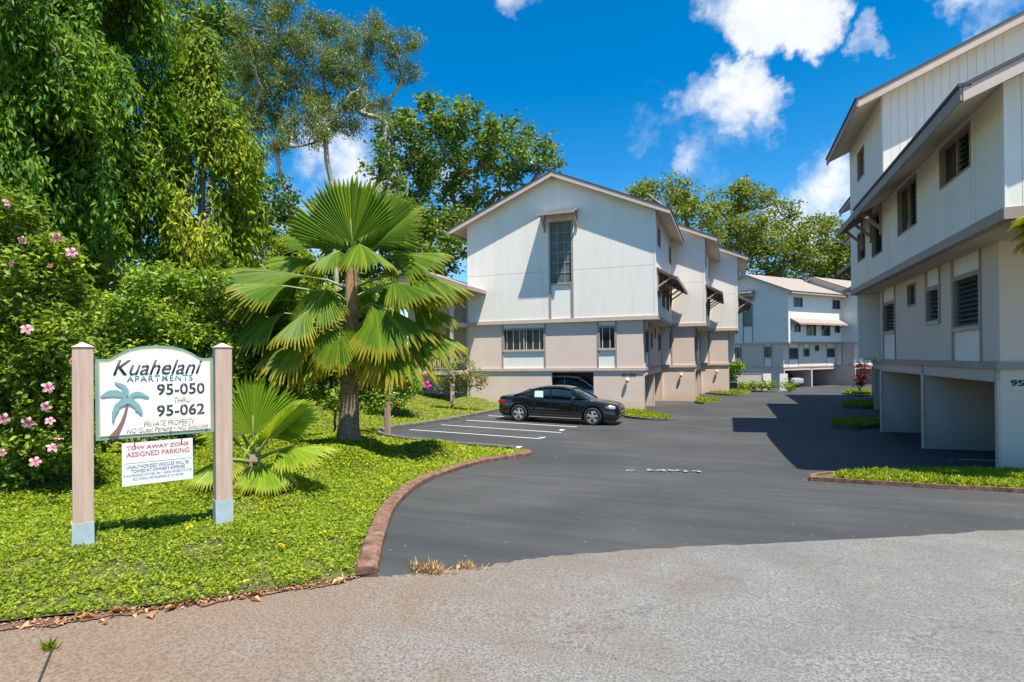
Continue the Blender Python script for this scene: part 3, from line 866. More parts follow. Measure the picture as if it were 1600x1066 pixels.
def apartment_block(name, label, cat_group, loc, rz, mx, L, W=9.25, detail=1, number=None, vent=True, near=False, front_ext=None, nb_side=5, skip_front=False):
    t = empty(name, loc, rz, label=label, cat='building', group=cat_group)
    XO, YF = .67, -.12                      # upper storeys jut out
    fg, fs = frame_gable(0), frame_side(0)
    ug, us = frame_gable(YF), frame_side(XO)
    low_y = front_ext['y_low'] if front_ext else None
    # --- garage level
    gh = [(-4.68, -2.47, .6, 1.95)] if vent else []
    wall('garage_wall', fg, -W, 0, -1.4, 2.02, gh, BLOCK, t, mx, .2)
    nb = 2
    bay = [i * (L - .2) / nb for i in range(nb + 1)]
    for y in bay[1:]:
        MB(None, mx).box(-5.5 if y < L - .5 else -W, -.02, y, y + .18, -1.4, 2.0).build('garage_divider', BLOCK, t)
        MB(None, mx).box(-.019, .05, y - .01, y + .19, -1.4, 1.80).build('garage_post', TRIML, t)
    MB(None, mx).box(-.02, .05, .001, .12, -1.4, 1.80).build('garage_post', TRIML, t)
    for i in range(nb):
        MB(None, mx).box(-.16, .03, bay[i] + .19 if i else .2, bay[i + 1] - .001, 1.77, 2.015).build('garage_lintel', TRIML, t)
    MB(None, mx).box(-6.6, -6.4, .2, L - .2, -1.4, 2.0).build('garage_back_wall', INT, t)
    MB(None, mx).box(-W, -.16, .2, L, 2.02, 2.1).build('garage_ceiling', INT, t)
    # --- band course
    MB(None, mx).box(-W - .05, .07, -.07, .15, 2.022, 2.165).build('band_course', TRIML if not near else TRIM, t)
    MB(None, mx).box(-.1, .071, .151, L, 2.022, 2.165).build('band_course', TRIM, t)
    # --- middle storey
    mh = [(-7.31, -5.03, 3.11, 4.21), (-2.18, -1.35, 3.11, 4.21)] if not front_ext else []
    fh = [(a, b, 2.17, 4.5) for (a, b, c, d) in mh]
    wall('middle_wall', fg, -W, 0, 2.166, 4.5, fh, BLOCK, t, mx, .18)
    for (a, b, c, d) in mh: strip_window(t, fg, mx, a, b, c, d, 'blinds')
    sm = [(.096 * L, .26 * L, 2.9, 4.04, 'louver', 1, 1), (.36 * L, .465 * L, 3.15, 4.0, 'louver', 0, 1), (.567 * L, .65 * L, 3.7, 4.35, 'louver', 0, 0), (.80 * L, .955 * L, 3.05, 4.0, 'louver', 1, 1)]
    sh = [(a, b, 2.17 if bl else c, 4.5 if ab else d) for (a, b, c, d, st, bl, ab) in sm]
    wall('middle_side_wall', fs, .181, L, 2.166, 4.5, sh, BLOCK, t, mx, .18)
    for (a, b, c, d, st, bl, ab) in sm:
        if ab or bl: strip_window(t, fs, mx, a, b, c, d, st, near=near, below=bool(bl), above=bool(ab))
        else: window(t, fs, mx, a, b, c, d, st, near)
    # --- overhang floor and fascia band
    yfl = front_ext['y0'] if front_ext else YF
    MB(None, mx).box(-W - .1, XO - .02, yfl + .02, L + (front_ext['back'] if front_ext else 0), 4.502, 4.56).build('overhang_soffit', SOFFIT, t)
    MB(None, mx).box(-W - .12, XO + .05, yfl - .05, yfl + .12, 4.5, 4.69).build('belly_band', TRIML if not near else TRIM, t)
    MB(None, mx).box(XO - .12, XO + .051, yfl + .121, L + (front_ext['back'] if front_ext else 0), 4.5, 4.69).build('belly_band', TRIM, t)
    # --- upper storeys
    ytall = front_ext['y_tall'] if front_ext else YF
    Lb = L + (front_ext['back'] if front_ext else 0)
    def gz(x): return roof_z(x) - .02
    tg = frame_gable(ytall)
    if front_ext:
        wall('upper_gable_wall', tg, -W - .05, XO - .002, 6.3, gz, [], WHITEB, t, mx, .15, (APX,))
        boards(t, tg, mx, -2.4, XO - .002, 6.3, gz, [])
    else:
        tw = (-4.65, -3.46, 6.53, 9.67)
        # two tiers of sheet siding, joint left open between them
        wall('lower_siding', ug, -W - .05, XO - .002, 4.692, 7.13, [(tw[0], tw[1], 4.692, 7.13)], WHITE, t, mx, .15)
        wall('upper_siding', ug, -W - .05, XO - .002, 7.145, gz, [(tw[0], tw[1], 7.145, tw[3])], WHITE, t, mx, .15, (APX,))
        MB(ug, mx).box(-W - .04, tw[0] - .01, -.12, -.012, 7.13, 7.145).build('joint_backing', TRIM, t)
        MB(ug, mx).box(tw[1] + .01, XO - .01, -.12, -.012, 7.13, 7.145).build('joint_backing', TRIM, t)
        # tall stair window
        a, b, c, d = tw
        m = MB(ug, mx)
        for (p, q) in ((a - .05, a + .05), (b - .05, b + .05)): m.box(p, q, -.1, .035, 4.70, d)
        m.box(a + .05, b - .05, -.1, .045, c - .09, c); m.box(a + .05, b - .05, -.1, .035, d - .07, d)
        wo = m.build('stair_window', TRIM, t)
        MB(ug, mx).box(a + .05, b - .05, -.09, -.03, 4.70, c - .092).build('infill_panel', PANEL, wo)
        if detail:
            cw = (b - a - .1) / 3; ch = (d - .07 - c) / 6
            for i in range(3):
                for j in range(6):
                    MB(ug, mx).box(a + .05 + i * cw + .018, a + .05 + (i + 1) * cw - .018, -.07, -.055 + rng.uniform(-.003, .003), c + j * ch + .02, c + (j + 1) * ch - .02).build('pane', GLASSP, wo)
            m = MB(ug, mx)
            for i in (1, 2): m.box(a + .05 + i * cw - .017, a + .05 + i * cw + .017, -.075, -.03, c, d - .07)
            for j in range(1, 6): m.box(a + .051, b - .051, -.074, -.032, c + j * ch - .019, c + j * ch + .019)
            m.build('glazing_bars', TRIM, wo)
        else:
            MB(ug, mx).box(a + .05, b - .05, -.09, -.07, c, d - .07).build('pane', GLASS, wo)
        MB(ug, mx).box(a + .04, b - .04, -.16, -.13, 4.7, d).build('backing', IRON, wo)
        awning(t, ug, mx, -5.02, -3.1, 10.18, .95, .28, 2, TRIM)
    # side wall
    if front_ext:
        up = [(9.2 - 1.1, 9.2, 8.25, 9.25, 'slider')]
        lowr = front_ext['windows']
    else:
        up = [(.08 * L, .24 * L, 8.2, 9.2, 'slider'), (.80 * L, .955 * L, 8.2, 9.2, 'slider')]
        lowr = [(.08 * L, .2 * L, 5.65, 6.5, 'slider'), (.3 * L, .48 * L, 5.3, 6.5, 'slider'), (.58 * L, .75 * L, 5.3, 6.5, 'slider'), (.84 * L, .95 * L, 5.65, 6.5, 'slider')]
    zsoff = roof_z(XO) - .03
    if front_ext:
        y0 = front_ext['y0']
        lh = [h[:4] for h in lowr if h[0] < ytall]
        zlow = front_ext['zeave'] + .427 * (1.38 - XO) - .03
        wall('low_side_wall', us, y0 + .002, ytall, 4.692, zlow, lh, WHITEB, t, mx, .15)
        boards(t, us, mx, y0 + .002, ytall, 4.692, zlow, lh)
        hh = [h[:4] for h in lowr if h[0] >= ytall] + [h[:4] for h in up]
        wall('upper_side_wall', us, ytall + .001, Lb, 4.692, zsoff, hh, WHITEB, t, mx, .15)
        boards(t, us, mx, ytall + .001, Lb, 4.692, zsoff, hh)
        fgz = lambda x: front_ext['zeave'] + .427 * (1.38 - x) - .03
        fl = frame_gable(y0)
        wall('front_gable_wall', fl, -W - .05, XO, 4.692, lambda x: front_ext['zeave'] + .427 * 1.38 - .03 + .427 * min(-x, 4.38) - .427 * max(0, -x - 4.38), [], WHITEB, t, mx, .15, (APX,))
        boards(t, fl, mx, -1.6, XO, 4.692, fgz, [])
        # corner board
        MB(None, mx).box(XO + .001, XO + .03, y0 - .03, y0 + .09, 4.692, zlow).build('corner_board', PANEL, t)
    else:
        hh = [h[:4] for h in lowr] + [h[:4] for h in up]
        wall('upper_side_wall', us, YF + .16, Lb, 4.692, zsoff, hh, WHITE, t, mx, .15)
        MB(None, mx).box(XO - .1, XO + .012, YF - .012, YF + .16, 4.692, zsoff).build('corner_board', PANEL, t)
    for h in lowr + up:
        window(t, us, mx, *h[:5], near=near)
    # far and back walls
    MB(None, mx).box(-W - .05, -W + .1, .02 if not front_ext else ytall + .16, Lb, -1.4, 8.8).build('rear_side_wall', WHITE, t)
    MB(None, mx).box(-W + .11, XO - .16, Lb - .16, Lb - .01, 2.2, 9.4).build('back_wall', WHITE, t)
    # roofs
    zr = roof_z(APX)
    gable_roof(t, mx, ytall - .42, Lb + .3, 1.36, -10.12, zr, .427)
    if front_ext:
        ze = front_ext['zeave']
        gable_roof(t, mx, front_ext['y0'] - .45, ytall - .001, 1.38, -10.14, ze + .427 * (1.38 - APX), .427)
        awning(t, us, mx, ytall + .03, front_ext['aw_end'], ze + .46, .72, .46, 3)
    else:
        awning(t, us, mx, .15, L * .94, 7.02, .95, .55, nb_side)
    wall_lamp(t, fg, mx, -.78, 1.55)
    if number:
        M = Matrix(((mx, 0, 0, 0), (0, 0, -1, -.002), (0, 1, 0, 0), (0, 0, 0, 1)))
        if mx > 0:
            text_obj('house_number', number, IRON, t, M, -1.05, -.36, 1.74, 1.88, extrude=.012, bold=.02)
        else:
            M = Matrix(((1, 0, 0, 0), (0, 0, -1, -.002), (0, 1, 0, 0), (0, 0, 0, 1)))
            text_obj('house_number', number, IRON, t, M, .16, .80, 1.70, 1.82, extrude=.012, bold=.02)
    return t

GA = 'stepped apartment blocks left of the driveway'
GC = 'stepped apartment blocks at the end of the driveway'
GR = 'stepped apartment blocks right of the driveway'
A1 = apartment_block('apartment_block', 'white and beige three storey block with tall gridded stair window behind the black car', GA, (-3.95, 28.84, 0), 0, 1, 8.0, number='95-050')
apartment_block('apartment_block', 'middle block of the row that starts behind the black car', GA, (-2.0, 36.8, 0), 0, 1, 8.0, vent=False)
apartment_block('apartment_block', 'last block of the row behind the black car, with a small lamp over grass strip', GA, (-.1, 44.8, 0), 0, 1, 8.0, vent=False)
apartment_block('apartment_block', 'far block with brown roof and two carport bays behind the low wall and hedge', GC, (5.1, 64.9, -.65), R_(-38.5), 1, 9.5, vent=False, nb_side=4)
apartment_block('apartment_block', 'far block stepping back behind the red leaved plant', GC, (12.5, 71.15, -.65), R_(-38.5), 1, 9.5, vent=False, nb_side=4)
RWIN = [(-.8, .9, 5.78, 6.64, 'half'), (2.5, 4.2, 5.42, 6.64, 'half'), (5.85, 7.2, 5.32, 6.64, 'louver'), (8.1, 9.35, 5.5, 6.5, 'louver')]
apartment_block('apartment_block', 'nearest shaded block beside the kerbed grass strip, with louvred windows and open garages', GR, (4.89, 13.84, .35), 0, -1, 9.46, number='95-060', vent=False, near=True,
                front_ext=dict(y0=-2.2, y_low=-2.2, y_tall=5.76, back=1.1, zeave=6.45, aw_end=8.6, windows=RWIN))
apartment_block('apartment_block', 'shaded block just past the one with louvred windows and open garages', GR, (6.65, 24.4, .2), 0, -1, 8.6, vent=False)
apartment_block('apartment_block', 'shaded block farthest along the garage row, beside the red leaved plant', GR, (8.3, 33.2, .1), 0, -1, 8.6, vent=False)

# ------------------------------------------------------------------ exterior stair tower beside the first block
def stair_tower():
    t = empty('exterior_staircase', (-13.25, 26.9, .5), 0, label='covered outdoor staircase with railings at the left end of the first block', cat='staircase')
    X0, D = -4.6, 2.2           # x from X0..0, y 0..D ; z relative to .5
    zf = [1.58, 4.12]
    for x in (X0 + .1, -.12):
        for y in (.08, D - .1):
            MB().box(x - .08, x + .08, y - .08, y + .08, -1.0, 5.9).build('post', TRIML, t)
    MB().box(-1.9, -.02, .18, D + 3, zf[0] - .2, zf[0]).build('landing', SOFFIT, t)
    MB().box(-1.9, -.02, .18, D + 3, zf[1] - .2, zf[1]).build('landing', SOFFIT, t)
    MB().box(X0, X0 + 1.1, .9, D + 1, 2.65, 2.85).build('landing', SOFFIT, t)
    MB().box(-1.8, 0, D + .2, D + .35, -1, 6.2).build('siding_wall', INT, t)
    MB().box(X0, -1.9, D + 1.1, D + 1.25, -1, 6.2).build('back_wall', BLOCK, t)
    def rail(p, q, h=.95):
        p = Vector(p); q = Vector(q)
        m = MB(); up = Vector((0, 0, h))
        m.beam(p + up, q + up, .06, .07); m.beam(p + Vector((0, 0, .12)), q + Vector((0, 0, .12)), .045, .05)
        ro = m.build('railing', TRIML, t)
        m = MB(); n = int((q - p).length / .13)
        for i in range(1, n):
            a = p.lerp(q, i / n); m.beam(a + Vector((0, 0, .14)), a + Vector((0, 0, h - .03)), .03, .03)
        m.build('balusters', TRIML, ro)
    for z in zf: rail((-1.85, .22, z), (-.2, .22, z))
    rail((X0 + .1, .9, 2.85), (X0 + .1, D + .9, 2.85))
    def flight(x0, z0, x1, z1, y0, y1):
        n = 8
        m = MB(); m.beam((x0, y0 + .04, z0 - .12), (x1, y0 + .04, z1 - .12), .07, .28); m.beam((x0, y1, z0 - .12), (x1, y1, z1 - .12), .07, .28)
        fl = m.build('stair_flight', SOFFIT, t)
        for i in range(n):
            f = (i + .5) / n; x = x0 + (x1 - x0) * f; z = z0 + (z1 - z0) * (i + 1) / n
            MB().box(x - .17, x + .17, y0 + .08, y1 - .05, z - .06, z).build('tread', SOFFIT, fl)
        rail((x0, y0, z0), (x1, y0, z1), .9)
    flight(-1.9, zf[0], X0 + 1.1, 2.85, .35, 1.2)
    flight(X0 + 1.1, 2.85, -1.9, zf[1], 1.3, 2.1)
    flight(X0 + .9, -.05, -1.9, zf[0], .35 + .9, 2.1)
    def z(x): return 6.95 - .36 * abs(x - X0 / 2)
    for (a, b) in ((X0 / 2, X0 - .9), (X0 / 2, 1.05)):
        m = MB()
        m.add([(a, -.5, z(a)), (b, -.5, z(b)), (b, D + 2.2, z(b)), (a, D + 2.2, z(a)), (a, -.5, z(a) + .1), (b, -.5, z(b) + .1), (b, D + 2.2, z(b) + .1), (a, D + 2.2, z(a) + .1)],
              [(0, 1, 2, 3), (4, 7, 6, 5), (0, 4, 5, 1), (1, 5, 6, 2), (2, 6, 7, 3), (3, 7, 4, 0)])
        rf = m.build('roof', SHINGLE, t)
        m = MB()
        m.add([(a, -.55, z(a) - .12), (b, -.55, z(b) - .12), (b, -.55, z(b) + .08), (a, -.55, z(a) + .08), (a, -.502, z(a) - .12), (b, -.502, z(b) - .12), (b, -.502, z(b) + .08), (a, -.502, z(a) + .08)],
              [(0, 1, 2, 3), (4, 7, 6, 5), (0, 4, 5, 1), (1, 5, 6, 2), (2, 6, 7, 3), (3, 7, 4, 0)])
        m.build('barge_board', TRIM, rf)
        sg = 1 if b > a else -1
        MB().box(min(b, b + .05 * sg), max(b, b + .05 * sg), -.55, D + 2.2, z(b) - .1, z(b) + .09).build('fascia', TRIM, rf)
    MB().prism([(X0 - .1, 5.9), (.1, 5.9), (.1, z(.1) - .02), (X0 / 2, z(X0 / 2) - .02), (X0 - .1, z(X0 - .1) - .02)], 'y', .05, .16).build('gable_panel', WHITE, t)
    MB().box(X0, -.02, -.0, .04, 5.75, 5.95).build('header_beam', TRIM, t)
stair_tower()

# ------------------------------------------------------------------ sign
def sign():
    L = at(131, 700, 4.7); Rr = at(349, 700, 5.32)
    L.z = Rr.z = 0
    u = (Rr - L); dist = u.length; u.normalize()
    nrm = Vector((u.y, -u.x, 0))
    if nrm.dot(CAM - L) < 0: nrm = -nrm
    ang = math.atan2(u.y, u.x)
    base = L.copy(); base.z = 1.2
    t = empty('entrance_sign', base, ang, label='carved white apartment sign with palm emblem between two beige posts on the lawn', cat='sign')
    Z = lambda z: z - 1.2
    POST = bark_mat('post_paint', (.40, .285, .228), (.55, .41, .335), (14, 14, .7))
    PLATE = ground_noise_mat('post_base_plate', [(.3, (.30, .38, .43)), (.6, (.42, .50, .55)), (.8, (.30, .2, .13))], 7, .5, .2, .004)
    CAPM = paint('post_cap', (.60, .42, .33), .6)
    for (x, pz, lean) in ((0, 1.16, .012), (dist, 1.18, .01)):
        m = MB(); a = .07
        m.add([(x - a - lean, -a, Z(pz)), (x + a - lean, -a, Z(pz)), (x + a - lean, a, Z(pz)), (x - a - lean, a, Z(pz)), (x - a, -a, Z(2.83)), (x + a, -a, Z(2.83)), (x + a, a, Z(2.83)), (x - a, a, Z(2.83))],
              [(0, 3, 2, 1), (4, 5, 6, 7), (0, 1, 5, 4), (1, 2, 6, 5), (2, 3, 7, 6), (3, 0, 4, 7)])
        po = m.build('post', POST, t, bevel=.006)
        b = a + .008
        MB().add([(x - b, -b, Z(2.832)), (x + b, -b, Z(2.832)), (x + b, b, Z(2.832)), (x - b, b, Z(2.832)), (x, 0, Z(2.875))], [(0, 3, 2, 1), (0, 1, 4), (1, 2, 4), (2, 3, 4), (3, 0, 4)]).build('post_cap', CAPM, po)
        MB().box(x - a - lean - .003, x + a - lean + .003, -a - .003, a + .003, Z(pz - .1), Z(pz + .27)).build('base_plate', PLATE, po)
    x0, x1 = .078, dist - .078; wd = x1 - x0
    zb, zt_, za_ = Z(2.07), Z(2.735), Z(2.845)
    def outline(ins):
        pts = [(x0 + ins, zb + ins), (x1 - ins, zb + ins), (x1 - ins, zt_ - ins)]
        prof = [(.90, 0), (.86, .012), (.80, .05), (.72, .085), (.62, .105), (.5, .112), (.38, .105), (.28, .085), (.20, .05), (.14, .012), (.10, 0)]
        for (f, h) in prof: pts.append((x0 + wd * f, zt_ - ins + h))
        pts.append((x0 + ins, zt_ - ins))
        return pts
    TEAL = paint('teal_border', (.17, .31, .28), .6, .15, 6)
    GOLD = paint('gold_line', (.60, .40, .18), .6, .1)
    SW = siding_mat('carved_white', (.82, .81, .80), False)
    MB().prism(outline(0), 'y', -.022, .022).build('border_board', TEAL, t)
    MB().prism(outline(.024), 'y', -.0255, .0255).build('gold_edge', GOLD, t)
    MB().prism(outline(.033), 'y', -.0285, .0285).build('sign_face', SW, t)
    M = Matrix(((1, 0, 0, 0), (0, 0, -1, -.029), (0, 1, 0, 0), (0, 0, 0, 1)))
    def mp(x, y):
        f = (x - 30) / 865; yb = 710 - 60 * f
        return (x0 + wd * f, zb + (yb - y) / (yb - 150) * (zt_ - zb))
    def put(nm, body, xa, ya, xb, yb, mat, **kw):
        ua, _ = mp(xa, ya); ub, _ = mp(xb, yb); c = (xa + xb) / 2
        za2 = mp(c, yb)[1]; zb2 = mp(c, ya)[1]
        text_obj(nm, body, mat, t, M, ua, ub, za2, zb2, **kw)
    CHAR = paint('charcoal_letters', (.055, .05, .055), .5); TEALD = paint('teal_letters', (.10, .27, .23), .5); TAN = paint('worn_gold_letters', (.46, .36, .24), .6, .25, 20)
    put('lettering', 'Kuahelani', 150, 158, 802, 258, CHAR, shear=.35, bold=.004, extrude=.004)
    put('lettering', 'APARTMENTS', 245, 262, 728, 304, TEALD, bold=.006, extrude=.003, spacing=1.2)
    put('lettering', '95-050', 458, 318, 820, 393, CHAR, bold=.012, extrude=.004)
    put('lettering', 'THRU', 582, 413, 712, 449, TAN, shear=.2, bold=.016, extrude=.002)
    put('lettering', '95-062', 456, 460, 818, 535, CHAR, bold=.012, extrude=.004)
    put('lettering', 'PRIVATE PROPERTY', 360, 566, 742, 604, TAN, shear=.15, bold=.013, extrude=.002)
    put('lettering', 'NO Guest Parking • NO Soliciting', 240, 606, 845, 652, TAN, shear=.15, bold=.013, extrude=.002)
    # palm emblem
    LEAF = paint('emblem_teal', (.19, .36, .36), .5, .12, 12); TRK = paint('emblem_brown', (.22, .12, .10), .6, .2, 20)
    def emblem(nm, pts, mat, dn):
        MB().prism([mp(*p) for p in pts], 'y', -.029 - dn, -.027).build(nm, mat, t)
    emblem('emblem_trunk', [(118, 678), (178, 678), (205, 625), (230, 565), (246, 505), (254, 462), (238, 462), (224, 515), (200, 575), (168, 628)], TRK, .006)
    emblem('emblem_frond', [(240, 405), (215, 378), (175, 362), (120, 364), (64, 400), (70, 412), (140, 404), (205, 412), (230, 425)], LEAF, .008)
    emblem('emblem_frond', [(252, 405), (258, 365), (236, 330), (200, 314), (160, 307), (172, 325), (205, 345), (218, 375), (232, 400)], LEAF, .009)
    emblem('emblem_frond', [(248, 412), (275, 384), (315, 372), (352, 380), (400, 410), (380, 414), (330, 402), (290, 408), (262, 425)], LEAF, .010)
    emblem('emblem_frond', [(240, 415), (200, 428), (160, 462), (138, 520), (138, 560), (150, 590), (160, 545), (172, 520), (185, 500), (190, 482), (215, 465), (235, 462), (262, 455)], LEAF, .011)
    emblem('emblem_frond', [(250, 412), (290, 425), (330, 462), (352, 505), (352, 526), (330, 520), (318, 505), (300, 500), (296, 478), (262, 458), (238, 455)], LEAF, .012)
    # hanging tow-away board, its own thing on two chains
    h = empty('tow_away_board', base, ang, label='white tow away zone board hung on chains under the carved sign', cat='sign')
    BW = paint('board_white', (.72, .75, .80), .35, .03, 3, 0); RED = paint('red_print', (.50, .06, .07), .5); GREYP = paint('grey_print', (.12, .12, .15), .5)
    def mph(x, y):
        f = (x - 30) / 865
        return x0 + wd * f
    ha, hb = mph(205, 0), mph(725, 0)
    zt2, zb2 = Z(2.03), Z(1.67)
    MB().box(ha, hb, -.006, .006, zb2, zt2).build('board', BW, h)
    for x in (295, 640):
        xx = mph(x, 0)
        m = MB()
        for k in range(3): m.tube([(xx + .008 * math.cos(a) * (1 if k % 2 else .3), .008 * math.cos(a) * (.3 if k % 2 else 1), zt2 + .008 + k * .018 + .011 * math.sin(a)) for a in np.linspace(0, 2 * math.pi, 9)], .0025, 5, False)
        m.tube([(xx, -.012, zt2 + .01), (xx, -.012, zt2 - .035)], .004, 6)
        m.build('chain', IRON, h)
    Mh = Matrix(((1, 0, 0, 0), (0, 0, -1, -.0075), (0, 1, 0, 0), (0, 0, 0, 1)))
    hw, hh = hb - ha, zt2 - zb2
    def hp(body, fa, fb, ga, gb, mat, **kw): text_obj('print', body, mat, h, Mh, ha + hw * fa, ha + hw * fb, zb2 + hh * ga, zb2 + hh * gb, extrude=0, **kw)
    hp('TOW AWAY ZONE', .06, .94, .83, .92, RED, bold=.02); hp('ASSIGNED PARKING', .06, .95, .66, .78, RED, bold=.01)
    MB().box(ha + hw * .03, hb - hw * .02, -.0072, -.0061, zb2 + hh * .515, zb2 + hh * .522).build('rule', GREYP, h)
    hp('UNAUTHORIZED VEHICLES WILL BE', .06, .94, .39, .47, GREYP, bold=.008); hp("TOWED AT OWNER'S EXPENSE", .12, .88, .29, .37, GREYP, bold=.008)
    hp('IN ACCORDANCE WITH SEC. 290-11 HAWAII REVISED STATUTES', .02, .98, .20, .26, GREYP); hp('ACE TOWING 1040 MAKEPONO ST. PH. 847-7871', .14, .86, .11, .17, GREYP)
sign()

# ------------------------------------------------------------------ cars
def loft(sections, name):
    """sections: list of lists of (x,y,z) half outlines (y>=0) from bottom centre to top centre"""
    m = len(sections[0]); V = []; F = []
    full = []
    for s in sections:
        ring = s + [(x, -y, z) for (x, y, z) in s[::-1] if abs(y) > 1e-6]
        full.append(ring)
    k = len(full[0])
    for r in full: V += r
    for i in range(len(full) - 1):
        for j in range(k):
            F.append((i * k + j, i * k + (j + 1) % k, (i + 1) * k + (j + 1) % k, (i + 1) * k + j))
    F.append(tuple(range(k))[::-1]); F.append(tuple((len(full) - 1) * k + j for j in range(k)))
    me = bpy.data.meshes.new(name); me.from_pydata(V, [], F)
    bm = bmesh.new(); bm.from_mesh(me); bmesh.ops.recalc_face_normals(bm, faces=bm.faces); bm.to_mesh(me); bm.free()
    return me
def car_paint(name, c, rough=.12):
    m, t, b, o = newmat(name)
    n = noise(t, objco(t), 2, 4)
    t.links.new(ramp(t, n.outputs['Fac'], [(.3, tuple(x * .9 for x in c)), (.7, c)]), b.inputs['Base Color'])
    setp(b, Roughness=rough, **{'Coat Weight': .8, 'Coat Roughness': .04, 'Specular IOR Level': .5})
    return m
TYRE = paint('tyre_rubber', (.02, .02, .02), .85, .2, 8)
def rim_mat():
    m, t, b, o = newmat('alloy_rim'); n = noise(t, objco(t), 5)
    t.links.new(ramp(t, n.outputs['Fac'], [(.3, (.55, .56, .58)), (.7, (.72, .73, .75))]), b.inputs['Base Color'])
    setp(b, Metallic=.75, Roughness=.3); return m
RIM = rim_mat()
REDL = paint('red_lamp', (.45, .012, .012), .15, .1, 8, 0); AMB = paint('amber_lamp', (.75, .16, .03), .15, .1, 8, 0); CLEAR = paint('clear_lamp', (.6, .62, .65), .1, .1, 8, 0)
CARGL = glass_mat('car_glass', (.015, .035, .045), .03)
STICK = paint('window_notice', (.42, .58, .56), .5, .04)

def make_car(name, label, cat, loc, rz, body_c, st, gh, Lw, wr, track, extras=None):
    """st: x, zbot, zmid, zshoulder, ztop, half widths; gh: greenhouse stations x, zbase, ztop, wbase, wtop"""
    PAINT = car_paint(name + '_paint', body_c)
    t = empty(name, loc, rz, label=label, cat=cat)
    secs = []
    for (x, zb, zs, zt, wb, wm, ws, wt) in st:
        zm = zb + (zs - zb) * .45
        secs.append([(x, 0, zb), (x, wb, zb), (x, wm, zb + .07), (x, wm + .015, zm), (x, ws, zs - .06), (x, ws - .03, zs), (x, wt, (zs + zt) / 2 + .02), (x, wt * .6, zt), (x, 0, zt + .005)])
    me = loft(secs, 'body')
    tmp = link_mesh('body', me, PAINT)
    sd = tmp.modifiers.new('s', 'SUBSURF'); sd.levels = 2; sd.render_levels = 2
    cutters = []
    for x in Lw:
        for sg in (1, -1):
            cm = MB().tube([(x, sg * (track - .25), wr), (x, sg * (track + .4), wr)], wr + .065, 28).build('cut', None)
            cutters.append(cm)
            bo = tmp.modifiers.new('b', 'BOOLEAN'); bo.operation = 'DIFFERENCE'; bo.object = cm; bo.solver = 'EXACT'
    dg = bpy.context.evaluated_depsgraph_get()
    bm_ = bpy.data.meshes.new_from_object(tmp.evaluated_get(dg))
    bpy.data.objects.remove(tmp)
    for c in cutters: bpy.data.objects.remove(c)
    bm_.materials.clear()
    try: bm_.shade_smooth()
    except Exception: pass
    body = link_mesh('body', bm_, PAINT, t)
    MB().box(st[1][0] + .1, st[-2][0] - .1, -track + .24, track - .24, .2, .6).build('underbody', IRON, t)
    # greenhouse: glass shell, painted roof and pillars proud of it
    gs = [[(x, 0, zb), (x, wb, zb), (x, wb * .5 + wt_ * .5 + .02, zb + (zt - zb) * .5), (x, wt_, zt - .05), (x, wt_ * .8, zt - .01), (x, 0, zt)] for (x, zb, zt, wb, wt_) in gh]
    gme = loft(gs, 'greenhouse')
    go = link_mesh('greenhouse', gme, CARGL, t)
    sd = go.modifiers.new('s', 'SUBSURF'); sd.levels = 2; sd.render_levels = 2; gme.shade_smooth()
    return t, body, PAINT, gh
def wheel(t, x, y, r, wdt, sg):
    prof = [(r * .66, -wdt / 2), (r * .93, -wdt / 2), (r, -wdt / 2 + .03), (r, wdt / 2 - .03), (r * .93, wdt / 2), (r * .66, wdt / 2), (r * .66, -wdt / 2)]
    M = Matrix.Translation((x, y, r)) @ Matrix.Rotation(R_(-90) * sg, 4, 'X')
    w_ = MB().lathe(prof, (0, 0, 0), 32).build('wheel', TYRE, t, smooth=True); w_.matrix_local = M
    m = MB().lathe([(r * .67, wdt / 2 - .01), (r * .62, wdt / 2 + .002), (r * .6, wdt / 2 - .03), (r * .6, 0), (0, 0)], (0, 0, 0), 32)
    m.build('rim', RIM, w_, smooth=False)
    m = MB()
    for k in range(5):
        a = 2 * math.pi * k / 5 + .3
        ca, sa = math.cos(a), math.sin(a)
        def q(rad, off, z): return (rad * ca - off * sa, rad * sa + off * ca, z)
        z1, z0 = wdt / 2 + .004, wdt / 2 - .05
        m.add([q(.03, -.045, z0), q(.03, .045, z0), q(r * .61, .075, z0), q(r * .61, -.075, z0), q(.03, -.03, z1), q(.03, .03, z1), q(r * .61, .055, z1 - .01), q(r * .61, -.055, z1 - .01)],
              [(0, 1, 2, 3), (4, 7, 6, 5), (0, 4, 5, 1), (1, 5, 6, 2), (2, 6, 7, 3), (3, 7, 4, 0)])
    m.lathe([(0, wdt / 2 + .012), (.05, wdt / 2 + .01), (.06, wdt / 2 - .04)], (0, 0, 0), 16)
    m.build('spokes', RIM, w_)
    MB().lathe([(0, .012), (r * .59, .012)], (0, 0, 0), 24).build('brake_disc', IRON, w_)

